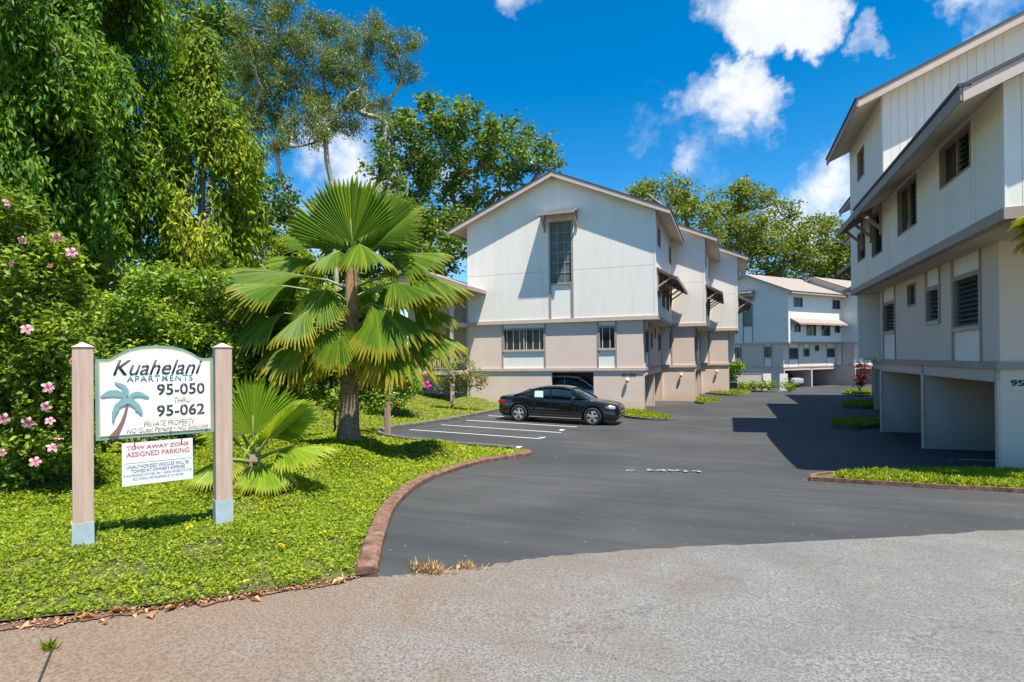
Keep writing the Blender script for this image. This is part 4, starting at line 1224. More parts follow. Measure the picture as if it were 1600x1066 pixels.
def sedan():
    rear = ground(810.6, 659); front = ground(925.4, 666.5)
    yaw = R_(0.0)
    zr = .5 * (float(za(-5.0, 23.2)) + float(za(-8.05, 23.2)))
    loc = (-6.55, 23.28, zr)
    # x: front positive
    st = [(-2.52, .34, .86, .90, .60, .70, .68, .55), (-2.47, .26, .96, 1.02, .72, .82, .80, .70), (-2.2, .22, 1.0, 1.08, .78, .90, .88, .74), (-1.5, .18, 1.0, 1.07, .80, .945, .91, .75), (-.7, .17, .97, 1.02, .82, .95, .91, .75),
          (.2, .17, .945, .99, .82, .95, .91, .75), (.95, .17, .935, .99, .82, .95, .91, .76), (1.5, .18, .92, .99, .80, .95, .91, .76), (2.0, .2, .86, .94, .78, .93, .88, .72), (2.32, .22, .80, .87, .74, .87, .82, .66), (2.47, .24, .72, .79, .66, .78, .72, .58), (2.52, .30, .62, .68, .58, .66, .60, .5)]
    gh = [(-1.92, .98, 1.03, .70, .60), (-1.55, .98, 1.17, .78, .58), (-1.0, .97, 1.385, .82, .56), (-.35, .95, 1.47, .83, .57), (.25, .94, 1.465, .83, .57), (.62, .94, 1.37, .82, .57), (1.05, .94, 1.16, .80, .62), (1.42, .94, .99, .76, .66)]
    t, body, P, g = make_car('black_sedan', 'glossy black four door sedan parked across the stall lines beside the beige wall', 'car', loc, 0, (.006, .007, .009), st, gh, (-1.55, 1.5), .35, .94)
    t.rotation_euler = (0, math.atan2(float(za(-8.05, 23.2)) - float(za(-5.0, 23.2)), 3.05), 0)
    for x in (-1.55, 1.5):
        for sg in (1, -1): wheel(t, x, sg * .85, .35, .22, sg)
    # roof skin and pillars
    rs = [[(x, .0, zt + .006), (x, wt_ * .75, zt + .002), (x, wt_ * 1.0, zt - .04), (x, wt_ + .03, zt - .075)] for (x, zb, zt, wb, wt_) in [(-1.2, .97, 1.32, .8, .57), (-.85, .96, 1.42, .82, .57), (-.35, .95, 1.485, .83, .575), (.25, .94, 1.48, .83, .575), (.58, .94, 1.405, .82, .575)]]
    V = []; F = []
    for s in rs: V += [(x, -y, z) for (x, y, z) in s[:0:-1]] + s
    k = 7
    for i in range(len(rs) - 1):
        for j in range(k - 1): F.append((i * k + j, i * k + j + 1, (i + 1) * k + j + 1, (i + 1) * k + j))
    me = bpy.data.meshes.new('roof'); me.from_pydata(V, [], F); me.shade_smooth()
    ro = link_mesh('roof', me, P, t)
    sd = ro.modifiers.new('t', 'SOLIDIFY'); sd.thickness = .02
    sd = ro.modifiers.new('s', 'SUBSURF'); sd.levels = 2; sd.render_levels = 2
    for sg in (1, -1):
        for (p, q) in (((-.22, .845, .95), (-.28, .62, 1.44)), ((-1.02, .835, .97), (-1.08, .63, 1.33))):
            MB().beam((p[0], p[1] * sg, p[2]), (q[0], q[1] * sg, q[2]), .03, .1).build('pillar', P, t)
        MB().tube([(1.34, .79 * sg, .97), (1.0, .765 * sg, 1.16), (.6, .655 * sg, 1.36)], .03, 6).build('pillar', P, t)
        MB().tube([(-1.12, .63 * sg, 1.33), (-1.5, .72 * sg, 1.15), (-1.88, .73 * sg, 1.03)], .045, 6).build('pillar', P, t)
        # mirror, lamps, handles, sill strip
        m = MB().lathe([(0, -.06), (.07, -.05), (.09, 0), (.08, .06), (0, .08)], (.72, sg * .99, 1.02), 10); m.build('wing_mirror', P, t, smooth=True)
        MB().box(2.08, 2.36, sg * .80 - .065, sg * .80 + .065, .66, .79).build('headlight', CLEAR, t, bevel=.03)
        MB().box(2.0, 2.14, sg * .895 - .02, sg * .895 + .02, .69, .77).build('side_marker', AMB, t, bevel=.01)
        MB().box(-2.44, -2.16, sg * .815 - .06, sg * .815 + .06, .74, .87).build('tail_light', REDL, t, bevel=.02)
        for x in (-.45, -1.35 + .2): MB().box(x - .1, x + .1, sg * .925 - .02, sg * .925 + .02, .83, .86).build('door_handle', P, t, bevel=.008)
        MB().box(-1.1, 1.05, sg * .945 - .012, sg * .945 + .012, .24, .262).build('sill_strip', TRIM, t)
        for x in (-.24, .95): MB().box(x - .004, x + .004, sg * .953 - .006, sg * .953 + .006, .34, .9).build('door_gap', IRON, t)
    MB().box(2.49, 2.53, -.5, .5, .46, .64).build('grille', IRON, t, bevel=.02)
    MB().box(2.525, 2.54, -.52, .52, .545, .565).build('grille_bar', ALU, t)
    MB().box(-2.55, -2.5, -.7, .7, .72, .84).build('tail_light_band', REDL, t, bevel=.01)
    MB().box(-2.545, -2.51, -.26, .26, .5, .62).build('licence_plate', CLEAR, t)
    m = MB(); m.add([(-.92, -.80, 1.03), (-.55, -.80, 1.03), (-.58, -.715, 1.28), (-.93, -.715, 1.28), (-.92, -.795, 1.03), (-.55, -.795, 1.03), (-.58, -.71, 1.28), (-.93, -.71, 1.28)], [(0, 1, 2, 3), (4, 7, 6, 5), (0, 4, 5, 1), (1, 5, 6, 2), (2, 6, 7, 3), (3, 7, 4, 0)])
    no = m.build('window_notice', STICK, t)
    no.location = (0, -.03, 0)
sedan()

def suv(name, label, cat, loc, rz, c):
    st = [(-2.3, .4, .95, 1.0, .6, .72, .72, .6), (-2.25, .34, 1.02, 1.1, .72, .84, .82, .7), (-1.6, .3, 1.04, 1.12, .78, .9, .88, .72), (-.5, .3, 1.03, 1.1, .8, .91, .89, .74), (.6, .3, 1.02, 1.1, .8, .91, .89, .76), (1.2, .3, 1.0, 1.1, .8, .9, .87, .74),
          (1.9, .32, .95, 1.03, .76, .88, .84, .68), (2.2, .36, .84, .93, .68, .8, .74, .6), (2.27, .42, .74, .82, .6, .7, .64, .52)]
    gh = [(-2.2, 1.0, 1.1, .7, .62), (-2.0, 1.0, 1.55, .78, .62), (-1.4, 1.0, 1.71, .82, .64), (-.4, 1.0, 1.74, .83, .65), (.3, 1.0, 1.68, .83, .65), (.8, 1.0, 1.4, .82, .66), (1.25, 1.0, 1.12, .78, .68)]
    t, body, P, g = make_car(name, label, cat, loc, rz, c, st, gh, (-1.35, 1.4), .36, .9)
    for x in (-1.35, 1.4):
        for sg in (1, -1): wheel(t, x, sg * .8, .36, .22, sg)
    m = MB(); m.prism([(-1.95, 1.62), (-1.4, 1.73), (-.4, 1.765), (.3, 1.70), (.45, 1.64), (.25, 1.63), (-.4, 1.69), (-1.4, 1.66)], 'y', -.64, .64); m.build('roof', P, t, bevel=.03)
    for sg in (1, -1):
        for (x, x2) in ((-.35, -.38), (-1.35, -1.45)): MB().beam((x, .85 * sg, 1.05), (x2, .68 * sg, 1.66), .03, .09).build('pillar', P, t)
        MB().tube([(1.2, .79 * sg, 1.1), (.8, .74 * sg, 1.4), (.35, .67 * sg, 1.66)], .035, 6).build('pillar', P, t)
        MB().box(1.98, 2.2, sg * .70 - .08, sg * .70 + .08, .78, .9).build('headlight', CLEAR, t, bevel=.03)
        MB().box(-2.26, -2.1, sg * .74 - .05, sg * .74 + .05, .8, 1.02).build('tail_light', REDL, t, bevel=.02)
    return t
suv('blue_suv', 'pale blue suv parked inside the carport behind the black sedan', 'car', (-7.7, 30.15, 0.0), R_(0), (.26, .34, .52))
c1 = Matrix.Translation((5.1, 64.9, 0)) @ Matrix.Rotation(R_(-38.5), 4, 'Z') @ Vector((-2.2, 2.6, 0))
suv('silver_car', 'silver car half hidden in the first carport bay of the far block', 'car', (c1.x, c1.y, float(za(c1.x, c1.y))), R_(-38.5), (.35, .36, .38))

# ------------------------------------------------------------------ far low wall, gate panels, utility box
def by_px(px, d): p = at(px, 600, d); return Vector((p.x, p.y, float(za(p.x, p.y))))
wl = by_px(1150, 56.0); wr_ = by_px(1216, 56.0)
def between(name, a, b, h, th, mat, label, cat, cap=None, piece='wall'):
    d = b - a; ang = math.atan2(d.y, d.x)
    t = empty(name, a, ang, label=label, cat=cat)
    MB().box(0, d.xy.length, 0, th, -.4, h).build(piece, mat, t)
    if cap: MB().box(-.02, d.xy.length + .02, -.02, th + .02, h + .001, h + .06).build('coping', cap, t)
    return t
between('low_wall', by_px(1152, 57.5), by_px(1192, 56.5), 1.55, .2, BLOCK, 'low brown block wall behind the hedge at the far block', 'wall', TRIM)
between('gate_panel', by_px(1192.5, 56.4), by_px(1205, 56.2), 1.6, .12, WHITE, 'white boarded gate panel next to the low brown wall', 'gate', None, 'panel')
between('gate_panel', by_px(1218.5, 55.8), by_px(1231, 55.6), 1.6, .12, WHITE, 'white boarded gate panel beside the carport opening', 'gate', None, 'panel')
ub = by_px(1148, 53)
t = empty('utility_box', ub, R_(-30), label='small dark green utility box by the yellow kerb', cat='box')
MB().box(-.55, .55, -.4, .4, -.1, .75).build('cabinet', paint('green_box', (.03, .09, .07), .5), t, bevel=.03)
MB().box(-.58, .58, -.43, .43, .751, .82).build('lid', paint('green_lid', (.04, .11, .085), .5), t, bevel=.02)
kerb('yellow_kerb', [tuple(by_px(1135, 50)[:2]), tuple(by_px(1150, 50.5)[:2]), tuple(by_px(1163, 50)[:2])], .25, .14, YELLOW, kind='structure')
kerb('far_kerb', [tuple(by_px(p, d_)[:2]) for p, d_ in ((1163, 49.8), (1180, 49), (1200, 48.2), (1215, 47.8), (1224, 48.5))], .18, .12, KERBG, kind='structure')

# lamp post on the lawn corner
pb = ground(606, 680, zl)
t = empty('lamp_post', (pb.x, pb.y, pb.z), 0, label='slim brown square post at the corner of the parking kerb', cat='post')
MB().box(-.07, .07, -.07, .07, -.1, 3.6).build('shaft', paint('brown_post', (.38, .26, .20), .7, .15, 6), t, bevel=.008)
MB().box(-.1, .1, -.1, .1, 3.601, 3.72).build('cap', IRON, t)
MB().box(-.12, -.071, -.04, .04, .25, .55).build('socket_box', ALU, t)

# ------------------------------------------------------------------ vegetation
F_HIB = foliage_mat('hibiscus_leaf', (0.069, 0.122, 0.020), (0.168, 0.276, 0.029), (0.413, 0.488, 0.049), .35, .35)
F_HEDGE = foliage_mat('hedge_leaf', (0.080, 0.162, 0.025), (0.190, 0.322, 0.037), (0.476, 0.576, 0.062), .35, .35)
F_MAST = foliage_mat('mast_tree_leaf', (0.055, 0.134, 0.012), (0.137, 0.294, 0.019), (0.404, 0.499, 0.032), .45, .45)
F_MAST2 = foliage_mat('mast_tree_leaf_light', (0.092, 0.169, 0.015), (0.218, 0.338, 0.022), (0.490, 0.524, 0.039), .45, .45)
F_EUC = foliage_mat('gum_leaf', (0.082, 0.127, 0.031), (0.178, 0.245, 0.057), (0.354, 0.418, 0.100), .45, .25)
F_BROAD = foliage_mat('broad_leaf', (0.049, 0.102, 0.024), (0.134, 0.235, 0.041), (0.359, 0.449, 0.072), .4, .3)
F_ALB = foliage_mat('feather_leaf', (0.068, 0.121, 0.020), (0.176, 0.241, 0.032), (0.390, 0.402, 0.056), .45, .32)
F_DARK = foliage_mat('dark_leaf', (0.024, 0.064, 0.019), (0.056, 0.136, 0.029), (0.144, 0.256, 0.048), .4, .3)
F_COVER = foliage_mat('ground_cover_leaf', (0.101, 0.163, 0.013), (0.223, 0.325, 0.015), (0.431, 0.463, 0.031), .4, .35)
F_GRASS = foliage_mat('grass_leaf', (0.144, 0.213, 0.013), (0.259, 0.350, 0.015), (0.417, 0.450, 0.031), .5, .35)
F_LIME = foliage_mat('lime_leaf', (.10, .18, .01), (.20, .30, .015), (.32, .40, .03), .4, .35)
F_RED = foliage_mat('red_ti_leaf', (0.063, 0.007, 0.018), (0.176, 0.021, 0.045), (0.284, 0.084, 0.091), .35, .35)
F_PALM = foliage_mat('fan_palm_leaf', (.025, .075, .008), (.10, .20, .014), (.30, .38, .025), .45, .42, tip=((.50, .40, .035), (.42, .22, .09)))
F_PALM2 = foliage_mat('young_fan_palm_leaf', (0.104, 0.187, 0.014), (0.209, 0.331, 0.022), (0.436, 0.518, 0.043), .42, .42, tip=((.40, .44, .05), (.50, .36, .12)))
F_DRY = foliage_mat('dry_leaf', (.22, .09, .04), (.42, .22, .11), (.60, .40, .24), .7, .15)
B_PALE = bark_mat('pale_gum_bark', (.22, .19, .16), (.62, .58, .52))
B_BROWN = bark_mat('brown_bark', (.06, .045, .035), (.20, .155, .12))
B_GREY = bark_mat('grey_bark', (.10, .085, .07), (.28, .245, .21))
B_PALM = bark_mat('palm_bark', (.08, .055, .04), (.30, .225, .17), (3, 3, 9))
B_FIBRE = bark_mat('palm_fibre', (.16, .08, .04), (.48, .30, .18), (9, 9, 2))
PETIOLE = paint('petiole_green', (.20, .26, .09), .45, .2, 6)

def crown_mesh(name, subs, per, sig, L, W, droop=.2, varbias=0., up=.55, lay=0.):
    """leaves gathered round many twig ends"""
    subs = np.asarray(subs)
    n = len(subs) * per
    C = np.repeat(subs, per, 0) + rng.normal(size=(n, 3)) * sig * np.array([1, 1, .75])
    D = rand_unit(n); D[:, 2] = D[:, 2] * .5 - droop
    Nn = rand_unit(n); Nn[:, 2] += up * 2
    sv = np.repeat(rng.uniform(-.22, .22, len(subs)), per)
    var = np.clip(.45 + varbias + sv + rng.normal(size=n) * .2, 0, 1)
    return leaves(name, C, D, norm(Nn), L * rng.uniform(.6, 1.25, n), W * rng.uniform(.7, 1.2, n), var)

def skeleton(base, targets, trunk_r, first=.35, wob=.08, twist=.15):
    """branches from the base to every target; returns list of (points, radii)"""
    base = np.array(base, float); T = np.array(targets, float)
    order = np.argsort(((T - base) ** 2).sum(1))
    nodes = [base]; par = [-1]; 
    H = T[:, 2].max() - base[2]
    cen = T.mean(0)
    # trunk
    topz = base[2] + first * H
    prev = 0; steps = 5
    for k in range(1, steps + 1):
        f = k / steps
        p = base + (np.array([base[0] + (cen[0] - base[0]) * .35, base[1] + (cen[1] - base[1]) * .35, topz]) - base) * f + rng.normal(size=3) * wob * np.array([1, 1, .1])
        nodes.append(p); par.append(prev); prev = len(nodes) - 1
    start = 2
    ends = []
    for ti in order:
        t = T[ti]
        A = np.array(nodes[start:])
        d = np.linalg.norm(A - t, axis=1)
        dz = t[2] - A[:, 2]
        cost = d + np.where(dz < .15 * d, (.15 * d - dz) * 2.5, 0)
        j = int(np.argmin(cost)) + start
        p0 = nodes[j]; seg = max(3, int(d[j - start] / max(.6, H * .05)))
        seg = min(seg, 7)
        prev = j
        for k in range(1, seg + 1):
            f = k / seg
            p = p0 + (t - p0) * f
            p = p + np.array([0, 0, math.sin(f * math.pi) * -.06 * d[j - start]]) + rng.normal(size=3) * twist * d[j - start] * .12 * (1 if k < seg else 0)
            nodes.append(p); par.append(prev); prev = len(nodes) - 1
        ends.append(prev)
    cnt = np.zeros(len(nodes))
    for e in ends:
        k = e
        while k >= 0: cnt[k] += 1; k = par[k]
    rad = trunk_r * (np.maximum(cnt, .6) / cnt[0]) ** .48
    return np.array(nodes), par, rad
def branch_mesh(name, nodes, par, rad, sides=6, flare=1.5):
    V = []; F = []
    for i in range(1, len(nodes)):
        p, q = nodes[par[i]], nodes[i]
        r0 = min(rad[par[i]], rad[i] * 1.35); r1 = rad[i]
        if par[i] == 0: r0 = rad[i] * flare
        d = q - p; ln = np.linalg.norm(d)
        if ln < 1e-6: continue
        d = d / ln
        a = np.cross(d, [0, 0, 1.] if abs(d[2]) < .9 else [1., 0, 0]); a /= np.linalg.norm(a); b = np.cross(d, a)
        k = len(V); sd = sides if r0 > .04 else 4
        p2 = p - d * r0 * .3; q2 = q + d * r1 * .3
        for (c, r) in ((p2, r0), (q2, r1)):
            for j in range(sd):
                t = 2 * math.pi * j / sd
                V.append(c + (a * math.cos(t) + b * math.sin(t)) * r)
        for j in range(sd): F.append((k + j, k + (j + 1) % sd, k + sd + (j + 1) % sd, k + sd + j))
    me = bpy.data.meshes.new(name); me.from_pydata([tuple(v) for v in V], [], F); me.shade_smooth()
    return me

def clump_tree(name, label, cat, group, base, clumps, fol, bark, trunk_r, nsub, per, sig, L, W, first=.35, droop=.2, varbias=0., twist=.15, up=.55, sc=1.):
    """clumps: (centre, (rx,ry,rz)) in world space"""
    t = empty(name, base, 0, label=label, cat=cat, group=group)
    b = np.array(base)
    subs = []; cents = []
    for (c, r) in clumps:
        c = np.array(c); r = np.array(r) * sc
        k = max(3, int(nsub * (r[0] * r[1] * r[2]) ** (2 / 3)))
        d = rand_unit(k) * rng.uniform(.45, 1.0, (k, 1)) ** .6
        s = c + d * r
        subs.append(s); cents.append(c)
        m = min(len(s), 6)
        cents += list(s[rng.choice(len(s), m, replace=False)] * .75 + c * .25)
    subs = np.concatenate(subs)
    nodes, par, rad = skeleton(b, np.array(cents), trunk_r, first, twist=twist)
    me = branch_mesh('trunk', nodes - b, par, rad); link_mesh('trunk', me, bark, t)
    # twigs out to the leaf sprays
    me = crown_mesh('crown', subs - b, per, sig, L, W, droop, varbias, up)
    link_mesh('crown', me, fol, t)
    return t

def pxclumps(lst, d, depth_r=1.0):
    out_ = []
    for c in lst:
        px, py, rx, ry = c[:4]
        dd = d + rng.uniform(-1, 1) * depth_r + (c[4] if len(c) > 4 else 0)
        p = at(px, py, dd); s = dd / F_PX
        out_.append((tuple(p), (rx * s, .5 * (rx + ry) * s, ry * s)))
    return out_
def gbase(px, d, z=None):
    p = at(px, 600, d); return (p.x, p.y, float(za(p.x, p.y)) - .1 if z is None else z)

# --- gum trees behind the stair tower
GG = 'gum trees'
def gum(label, px, d, lst, first, tr=.15, tw=.14):
    clump_tree('gum_tree', label, 'tree', GG, gbase(px, d, .8), pxclumps(lst, d, 1.3), F_EUC, B_PALE, tr, 26, 62, .24, .22, .055, first, .7, twist=tw)
gum('slender gum tree right beside the yellow green mast tree', 408, 33, [(395, 45, 28, 34), (412, 0, 30, 34), (385, 90, 26, 28), (415, 95, 24, 30), (398, 140, 28, 28), (388, 190, 24, 26), (412, 185, 22, 24), (395, 235, 20, 22), (420, 140, 18, 22)], .5)
gum('slender gum tree whose forked trunk leans over the small dark tree', 462, 34, [(440, 40, 24, 30), (452, 85, 26, 28), (436, 120, 22, 24), (462, 135, 26, 26), (440, 170, 22, 22), (476, 175, 24, 22), (455, 205, 22, 20), (470, 60, 18, 24), (452, -5, 24, 26), (430, 215, 18, 20), (490, 210, 18, 18)], .46)
gum('tall straight gum tree directly above the fan palm crown', 528, 36, [(490, 42, 24, 22), (515, 40, 24, 20), (500, 85, 28, 24), (540, 60, 24, 24), (530, 100, 28, 24), (505, 130, 28, 24), (545, 135, 24, 22), (520, 170, 28, 22), (490, 165, 22, 22), (540, 195, 24, 18), (505, 205, 22, 18)], .5)
gum('gum tree with white limbs reaching out over the first block', 548, 38, [(575, 38, 26, 18), (562, 78, 22, 22), (590, 62, 18, 18), (622, 66, 26, 18), (642, 60, 14, 14), (632, 112, 22, 18), (570, 115, 22, 20), (585, 160, 20, 18), (560, 165, 22, 20), (608, 92, 14, 12), (600, 190, 16, 14)], .42, .16, .22)
clump_tree('broad_leaf_tree', 'dark spreading tree rising behind the drooping mast trees and gum trees', 'tree', None, gbase(330, 40, .8),
    pxclumps([(290, 30, 50, 34), (340, 45, 44, 32), (300, 80, 50, 36), (355, 20, 34, 30), (370, 90, 34, 34), (330, 110, 40, 34), (275, 70, 34, 36), (350, 150, 40, 40)], 40, 2.5), F_BROAD, B_GREY, .25, 8, 36, .36, .34, .22, .5)
clump_tree('broad_leaf_tree', 'small dark tree in the gap beneath the gum trees', 'tree', None, gbase(400, 30, .9),
    pxclumps([(400, 320, 38, 34), (430, 305, 32, 30), (385, 355, 34, 34), (425, 350, 36, 32), (455, 330, 24, 24), (410, 395, 40, 30), (455, 385, 24, 26)], 30, 1.5), F_DARK, B_BROWN, .2, 14, 40, .25, .26, .15, .4)
clump_tree('round_leaf_shrub', 'small bright conical tree standing just behind the big fan palm', 'tree', None, gbase(458, 20, 1.0),
    pxclumps([(458, 365, 17, 16), (452, 392, 26, 22), (468, 400, 22, 22), (455, 425, 34, 24), (480, 440, 28, 26), (430, 450, 34, 26)], 20, .5), F_MAST2, B_BROWN, .1, 60, 46, .12, .16, .07, .3)
clump_tree('broad_leaf_tree', 'shady tree deep behind the hedge and the tallest mast tree', 'tree', None, gbase(150, 19, 1.4),
    pxclumps([(60, 400, 60, 50), (130, 390, 60, 50), (200, 400, 60, 50), (40, 470, 60, 50), (110, 470, 60, 50), (180, 470, 60, 50), (240, 460, 50, 50), (90, 540, 70, 50), (180, 540, 70, 50), (30, 540, 60, 50)], 19, 1.0), F_DARK, B_BROWN, .16, 22, 40, .2, .2, .11, .25)
clump_tree('broad_leaf_tree', 'shady tree deep behind the hedge and the yellow green mast tree', 'tree', None, gbase(330, 22, 1.3),
    pxclumps([(270, 440, 50, 40), (330, 440, 50, 40), (390, 450, 46, 40), (260, 510, 56, 44), (320, 510, 56, 44), (380, 510, 50, 44), (430, 490, 44, 40), (300, 570, 60, 40), (370, 570, 60, 40)], 22, 1.0), F_DARK, B_BROWN, .16, 20, 40, .22, .22, .12, .25)
# --- broad leaved trees behind the first block
clump_tree('broad_leaf_tree', 'big broad leaved tree directly left of the first gable roof', 'tree', 'trees behind the first block', gbase(700, 46, .3),
    pxclumps([(690, 170, 40, 26), (660, 195, 44, 34), (720, 180, 36, 26), (745, 205, 40, 30), (690, 225, 46, 34), (640, 235, 40, 36), (770, 225, 34, 24), (735, 250, 44, 32), (690, 275, 46, 34), (645, 285, 40, 36), (780, 260, 34, 26),
              (665, 330, 44, 34), (620, 190, 30, 24), (720, 310, 36, 30), (640, 370, 36, 36), (690, 370, 40, 30), (620, 320, 30, 34)], 46, 3.0), F_BROAD, B_GREY, .32, 5.6, 34, .36, .40, .27, .38, twist=.25)
clump_tree('broad_leaf_tree', 'open branched tree whose twigs show above the first gable ridge', 'tree', 'trees behind the first block', gbase(800, 48, .2),
    pxclumps([(800, 205, 30, 22), (828, 225, 28, 20), (850, 238, 22, 16), (800, 245, 34, 24), (838, 255, 24, 18), (870, 232, 14, 10), (876, 255, 14, 9), (780, 290, 34, 26), (815, 280, 24, 20), (760, 320, 36, 24)], 48, 2.5), F_BROAD, B_GREY, .22, 5.2, 32, .34, .38, .26, .4, twist=.3)
clump_tree('broad_leaf_tree', 'leafy understorey tree filling the gap left of the stair tower roof', 'tree', 'trees behind the first block', gbase(650, 40, .6),
    pxclumps([(610, 350, 36, 34), (650, 345, 40, 34), (690, 360, 36, 34), (720, 385, 30, 30), (600, 400, 40, 34), (640, 400, 42, 32), (680, 405, 40, 30), (620, 440, 44, 28), (665, 440, 40, 26), (585, 430, 36, 34), (715, 350, 24, 28)], 40, 1.5), F_BROAD, B_GREY, .22, 8, 34, .3, .34, .22, .3)
clump_tree('broad_leaf_tree', 'leafy tree low behind the fan palm crown, below the gum limbs', 'tree', 'trees behind the first block', gbase(560, 38, .7),
    pxclumps([(590, 250, 30, 34), (600, 300, 30, 34), (570, 330, 34, 34), (540, 370, 36, 34), (500, 400, 40, 34), (560, 400, 40, 34), (610, 220, 20, 24), (520, 430, 40, 30)], 38, 1.5), F_BROAD, B_GREY, .2, 7, 34, .3, .34, .22, .3)
# --- feathery trees beyond the far blocks
clump_tree('rain_tree', 'feathery crowned tree rising behind the ridge of the first block', 'tree', 'feathery trees beyond the far blocks', gbase(1040, 62, -.3),
    pxclumps([(1040, 292, 34, 16), (1010, 298, 26, 12), (1070, 308, 28, 18), (1040, 318, 40, 20), (990, 302, 20, 10), (1085, 335, 30, 22), (1055, 345, 36, 20), (1095, 365, 34, 20)], 62, 3), F_ALB, B_GREY, .28, 6, 40, .45, .45, .2, .4)
clump_tree('rain_tree', 'tall feathery tree with bare upright trunk between the two rows', 'tree', 'feathery trees beyond the far blocks', gbase(1163, 78, -.8),
    pxclumps([(1165, 295, 26, 16), (1145, 312, 26, 18), (1180, 318, 22, 18), (1130, 335, 28, 20), (1165, 345, 32, 22), (1115, 318, 16, 14), (1150, 370, 36, 20), (1190, 300, 14, 12), (1120, 375, 34, 20), (1150, 400, 38, 20), (1185, 380, 30, 22)], 78, 4), F_ALB, B_BROWN, .3, 4.2, 40, .55, .55, .25, .45)
clump_tree('rain_tree', 'feathery tree beside the tall bare trunk, over the far brown roof', 'tree', 'feathery trees beyond the far blocks', gbase(1215, 80, -.8),
    pxclumps([(1205, 312, 16, 12), (1228, 328, 18, 14), (1210, 345, 26, 18), (1235, 365, 26, 18), (1205, 385, 32, 22), (1240, 400, 34, 22), (1215, 425, 36, 18), (1180, 425, 30, 18)], 80, 4), F_ALB, B_GREY, .25, 4.2, 40, .55, .55, .25, .4)
clump_tree('rain_tree', 'dense light green tree over the roof of the farthest block', 'tree', 'feathery trees beyond the far blocks', gbase(1290, 84, -.8),
    pxclumps([(1275, 352, 30, 14), (1300, 358, 24, 14), (1265, 380, 34, 18), (1305, 385, 34, 20), (1285, 408, 40, 20), (1325, 405, 30, 24), (1260, 425, 34, 16), (1310, 430, 40, 18), (1335, 375, 22, 20), (1350, 440, 40, 30)], 84, 4), F_ALB, B_GREY, .28, 4.4, 44, .55, .55, .25, .35)

# --- drooping mast trees
def mast_tree(label, px, d, zb, ztop, rad, zlow, nst, fol, base_r=.16):
    p = at(px, 600, d); base = (p.x, p.y, zb)
    t = empty('mast_tree', base, 0, label=label, cat='tree', group='weeping mast trees behind the hedge')
    m = MB(); n = 10
    m.tube([(.05 * math.sin(k), .05 * math.cos(k * 1.7), (ztop - zb) * k / n) for k in range(n + 1)], [base_r * (1 - .8 * k / n) for k in range(n + 1)], 8)
    m.build('trunk', B_GREY, t, smooth=True)
    Cs = []; Ds = []; Ns = []; Vs = []; bv = MB()
    H = ztop - zb
    nb_ = max(30, nst // 14); bz = rng.uniform(0, 1, nb_) ** .85; ba = rng.uniform(0, 2 * math.pi, nb_); br_ = rng.uniform(.55, 1.2, nb_); bvv = rng.normal(size=nb_) * .14
    for k in range(nst):
        b_i = int(rng.integers(nb_)); f = float(np.clip(bz[b_i] + rng.normal() * .022, 0, 1))
        z0 = (zlow - zb) + (H - (zlow - zb)) * f
        a = ba[b_i] + rng.normal() * .2
        taper = 1 - .75 * max(0, (f - .72) / .28) ** 1.6
        R0 = rad * taper * br_[b_i] * rng.uniform(.6, 1.05) * (1 + .18 * math.sin(3 * a + z0 * .9) + .12 * math.sin(5.3 * a - z0 * 1.7))
        ln = rng.uniform(.5, 1.5)
        o = np.array([math.cos(a), math.sin(a), 0])
        npt = int(26 + ln * 22)
        s = np.sort(rng.uniform(.25, 1, npt))
        # path: out, then hang
        out_r = R0 * np.clip(s * 2.0, 0, 1) ** .7
        zz = z0 + .25 * np.sin(np.clip(s * 2, 0, 1) * math.pi) - np.clip(s - .4, 0, 1) / .6 * ln
        P = o[None] * out_r[:, None] + np.array([0, 0, 1.])[None] * zz[:, None] + rng.normal(size=(npt, 3)) * .09
        D = o[None] * .35 + np.array([0, 0, -1.])[None] + rng.normal(size=(npt, 3)) * .55
        Nn = o[None] + rng.normal(size=(npt, 3)) * .6 + np.array([0, 0, .5])
        Cs.append(P); Ds.append(D); Ns.append(norm(Nn))
        Vs.append(np.clip(.45 + bvv[b_i] + rng.normal() * .1 + rng.normal(size=npt) * .14 + (.35 if rng.random() < .08 else 0), 0, 1))
        if k % 5 == 0:
            pts = [tuple(o * R0 * min(1, q * 2) ** .7 + np.array([0, 0, z0 + .25 * math.sin(min(1, q * 2) * math.pi) - max(0, q - .4) / .6 * ln])) for q in (0, .2, .45, .7, 1)]
            bv.tube(pts, [.016, .012, .009, .006, .003], 4, False)
    bv.build('twigs', B_GREY, t)
    C = np.concatenate(Cs); n_ = len(C)
    me = leaves('crown', C, np.concatenate(Ds), np.concatenate(Ns), rng.uniform(.13, .25, n_), rng.uniform(.045, .075, n_), np.concatenate(Vs), .3)
    link_mesh('crown', me, fol, t)
mast_tree('weeping mast tree with dark hanging foliage above the pink hibiscus', 25, 12.0, 1.4, 14.0, 1.75, 4.0, 1250, F_MAST, .2)
mast_tree('tallest weeping mast tree, dense and dark, behind the carved sign', 165, 13.2, 1.4, 15.0, 1.5, 4.2, 1150, F_MAST, .2)
mast_tree('shorter yellow green mast tree next to the gum trees', 322, 15.0, 1.4, 10.9, 1.12, 3.9, 700, F_MAST2, .14)

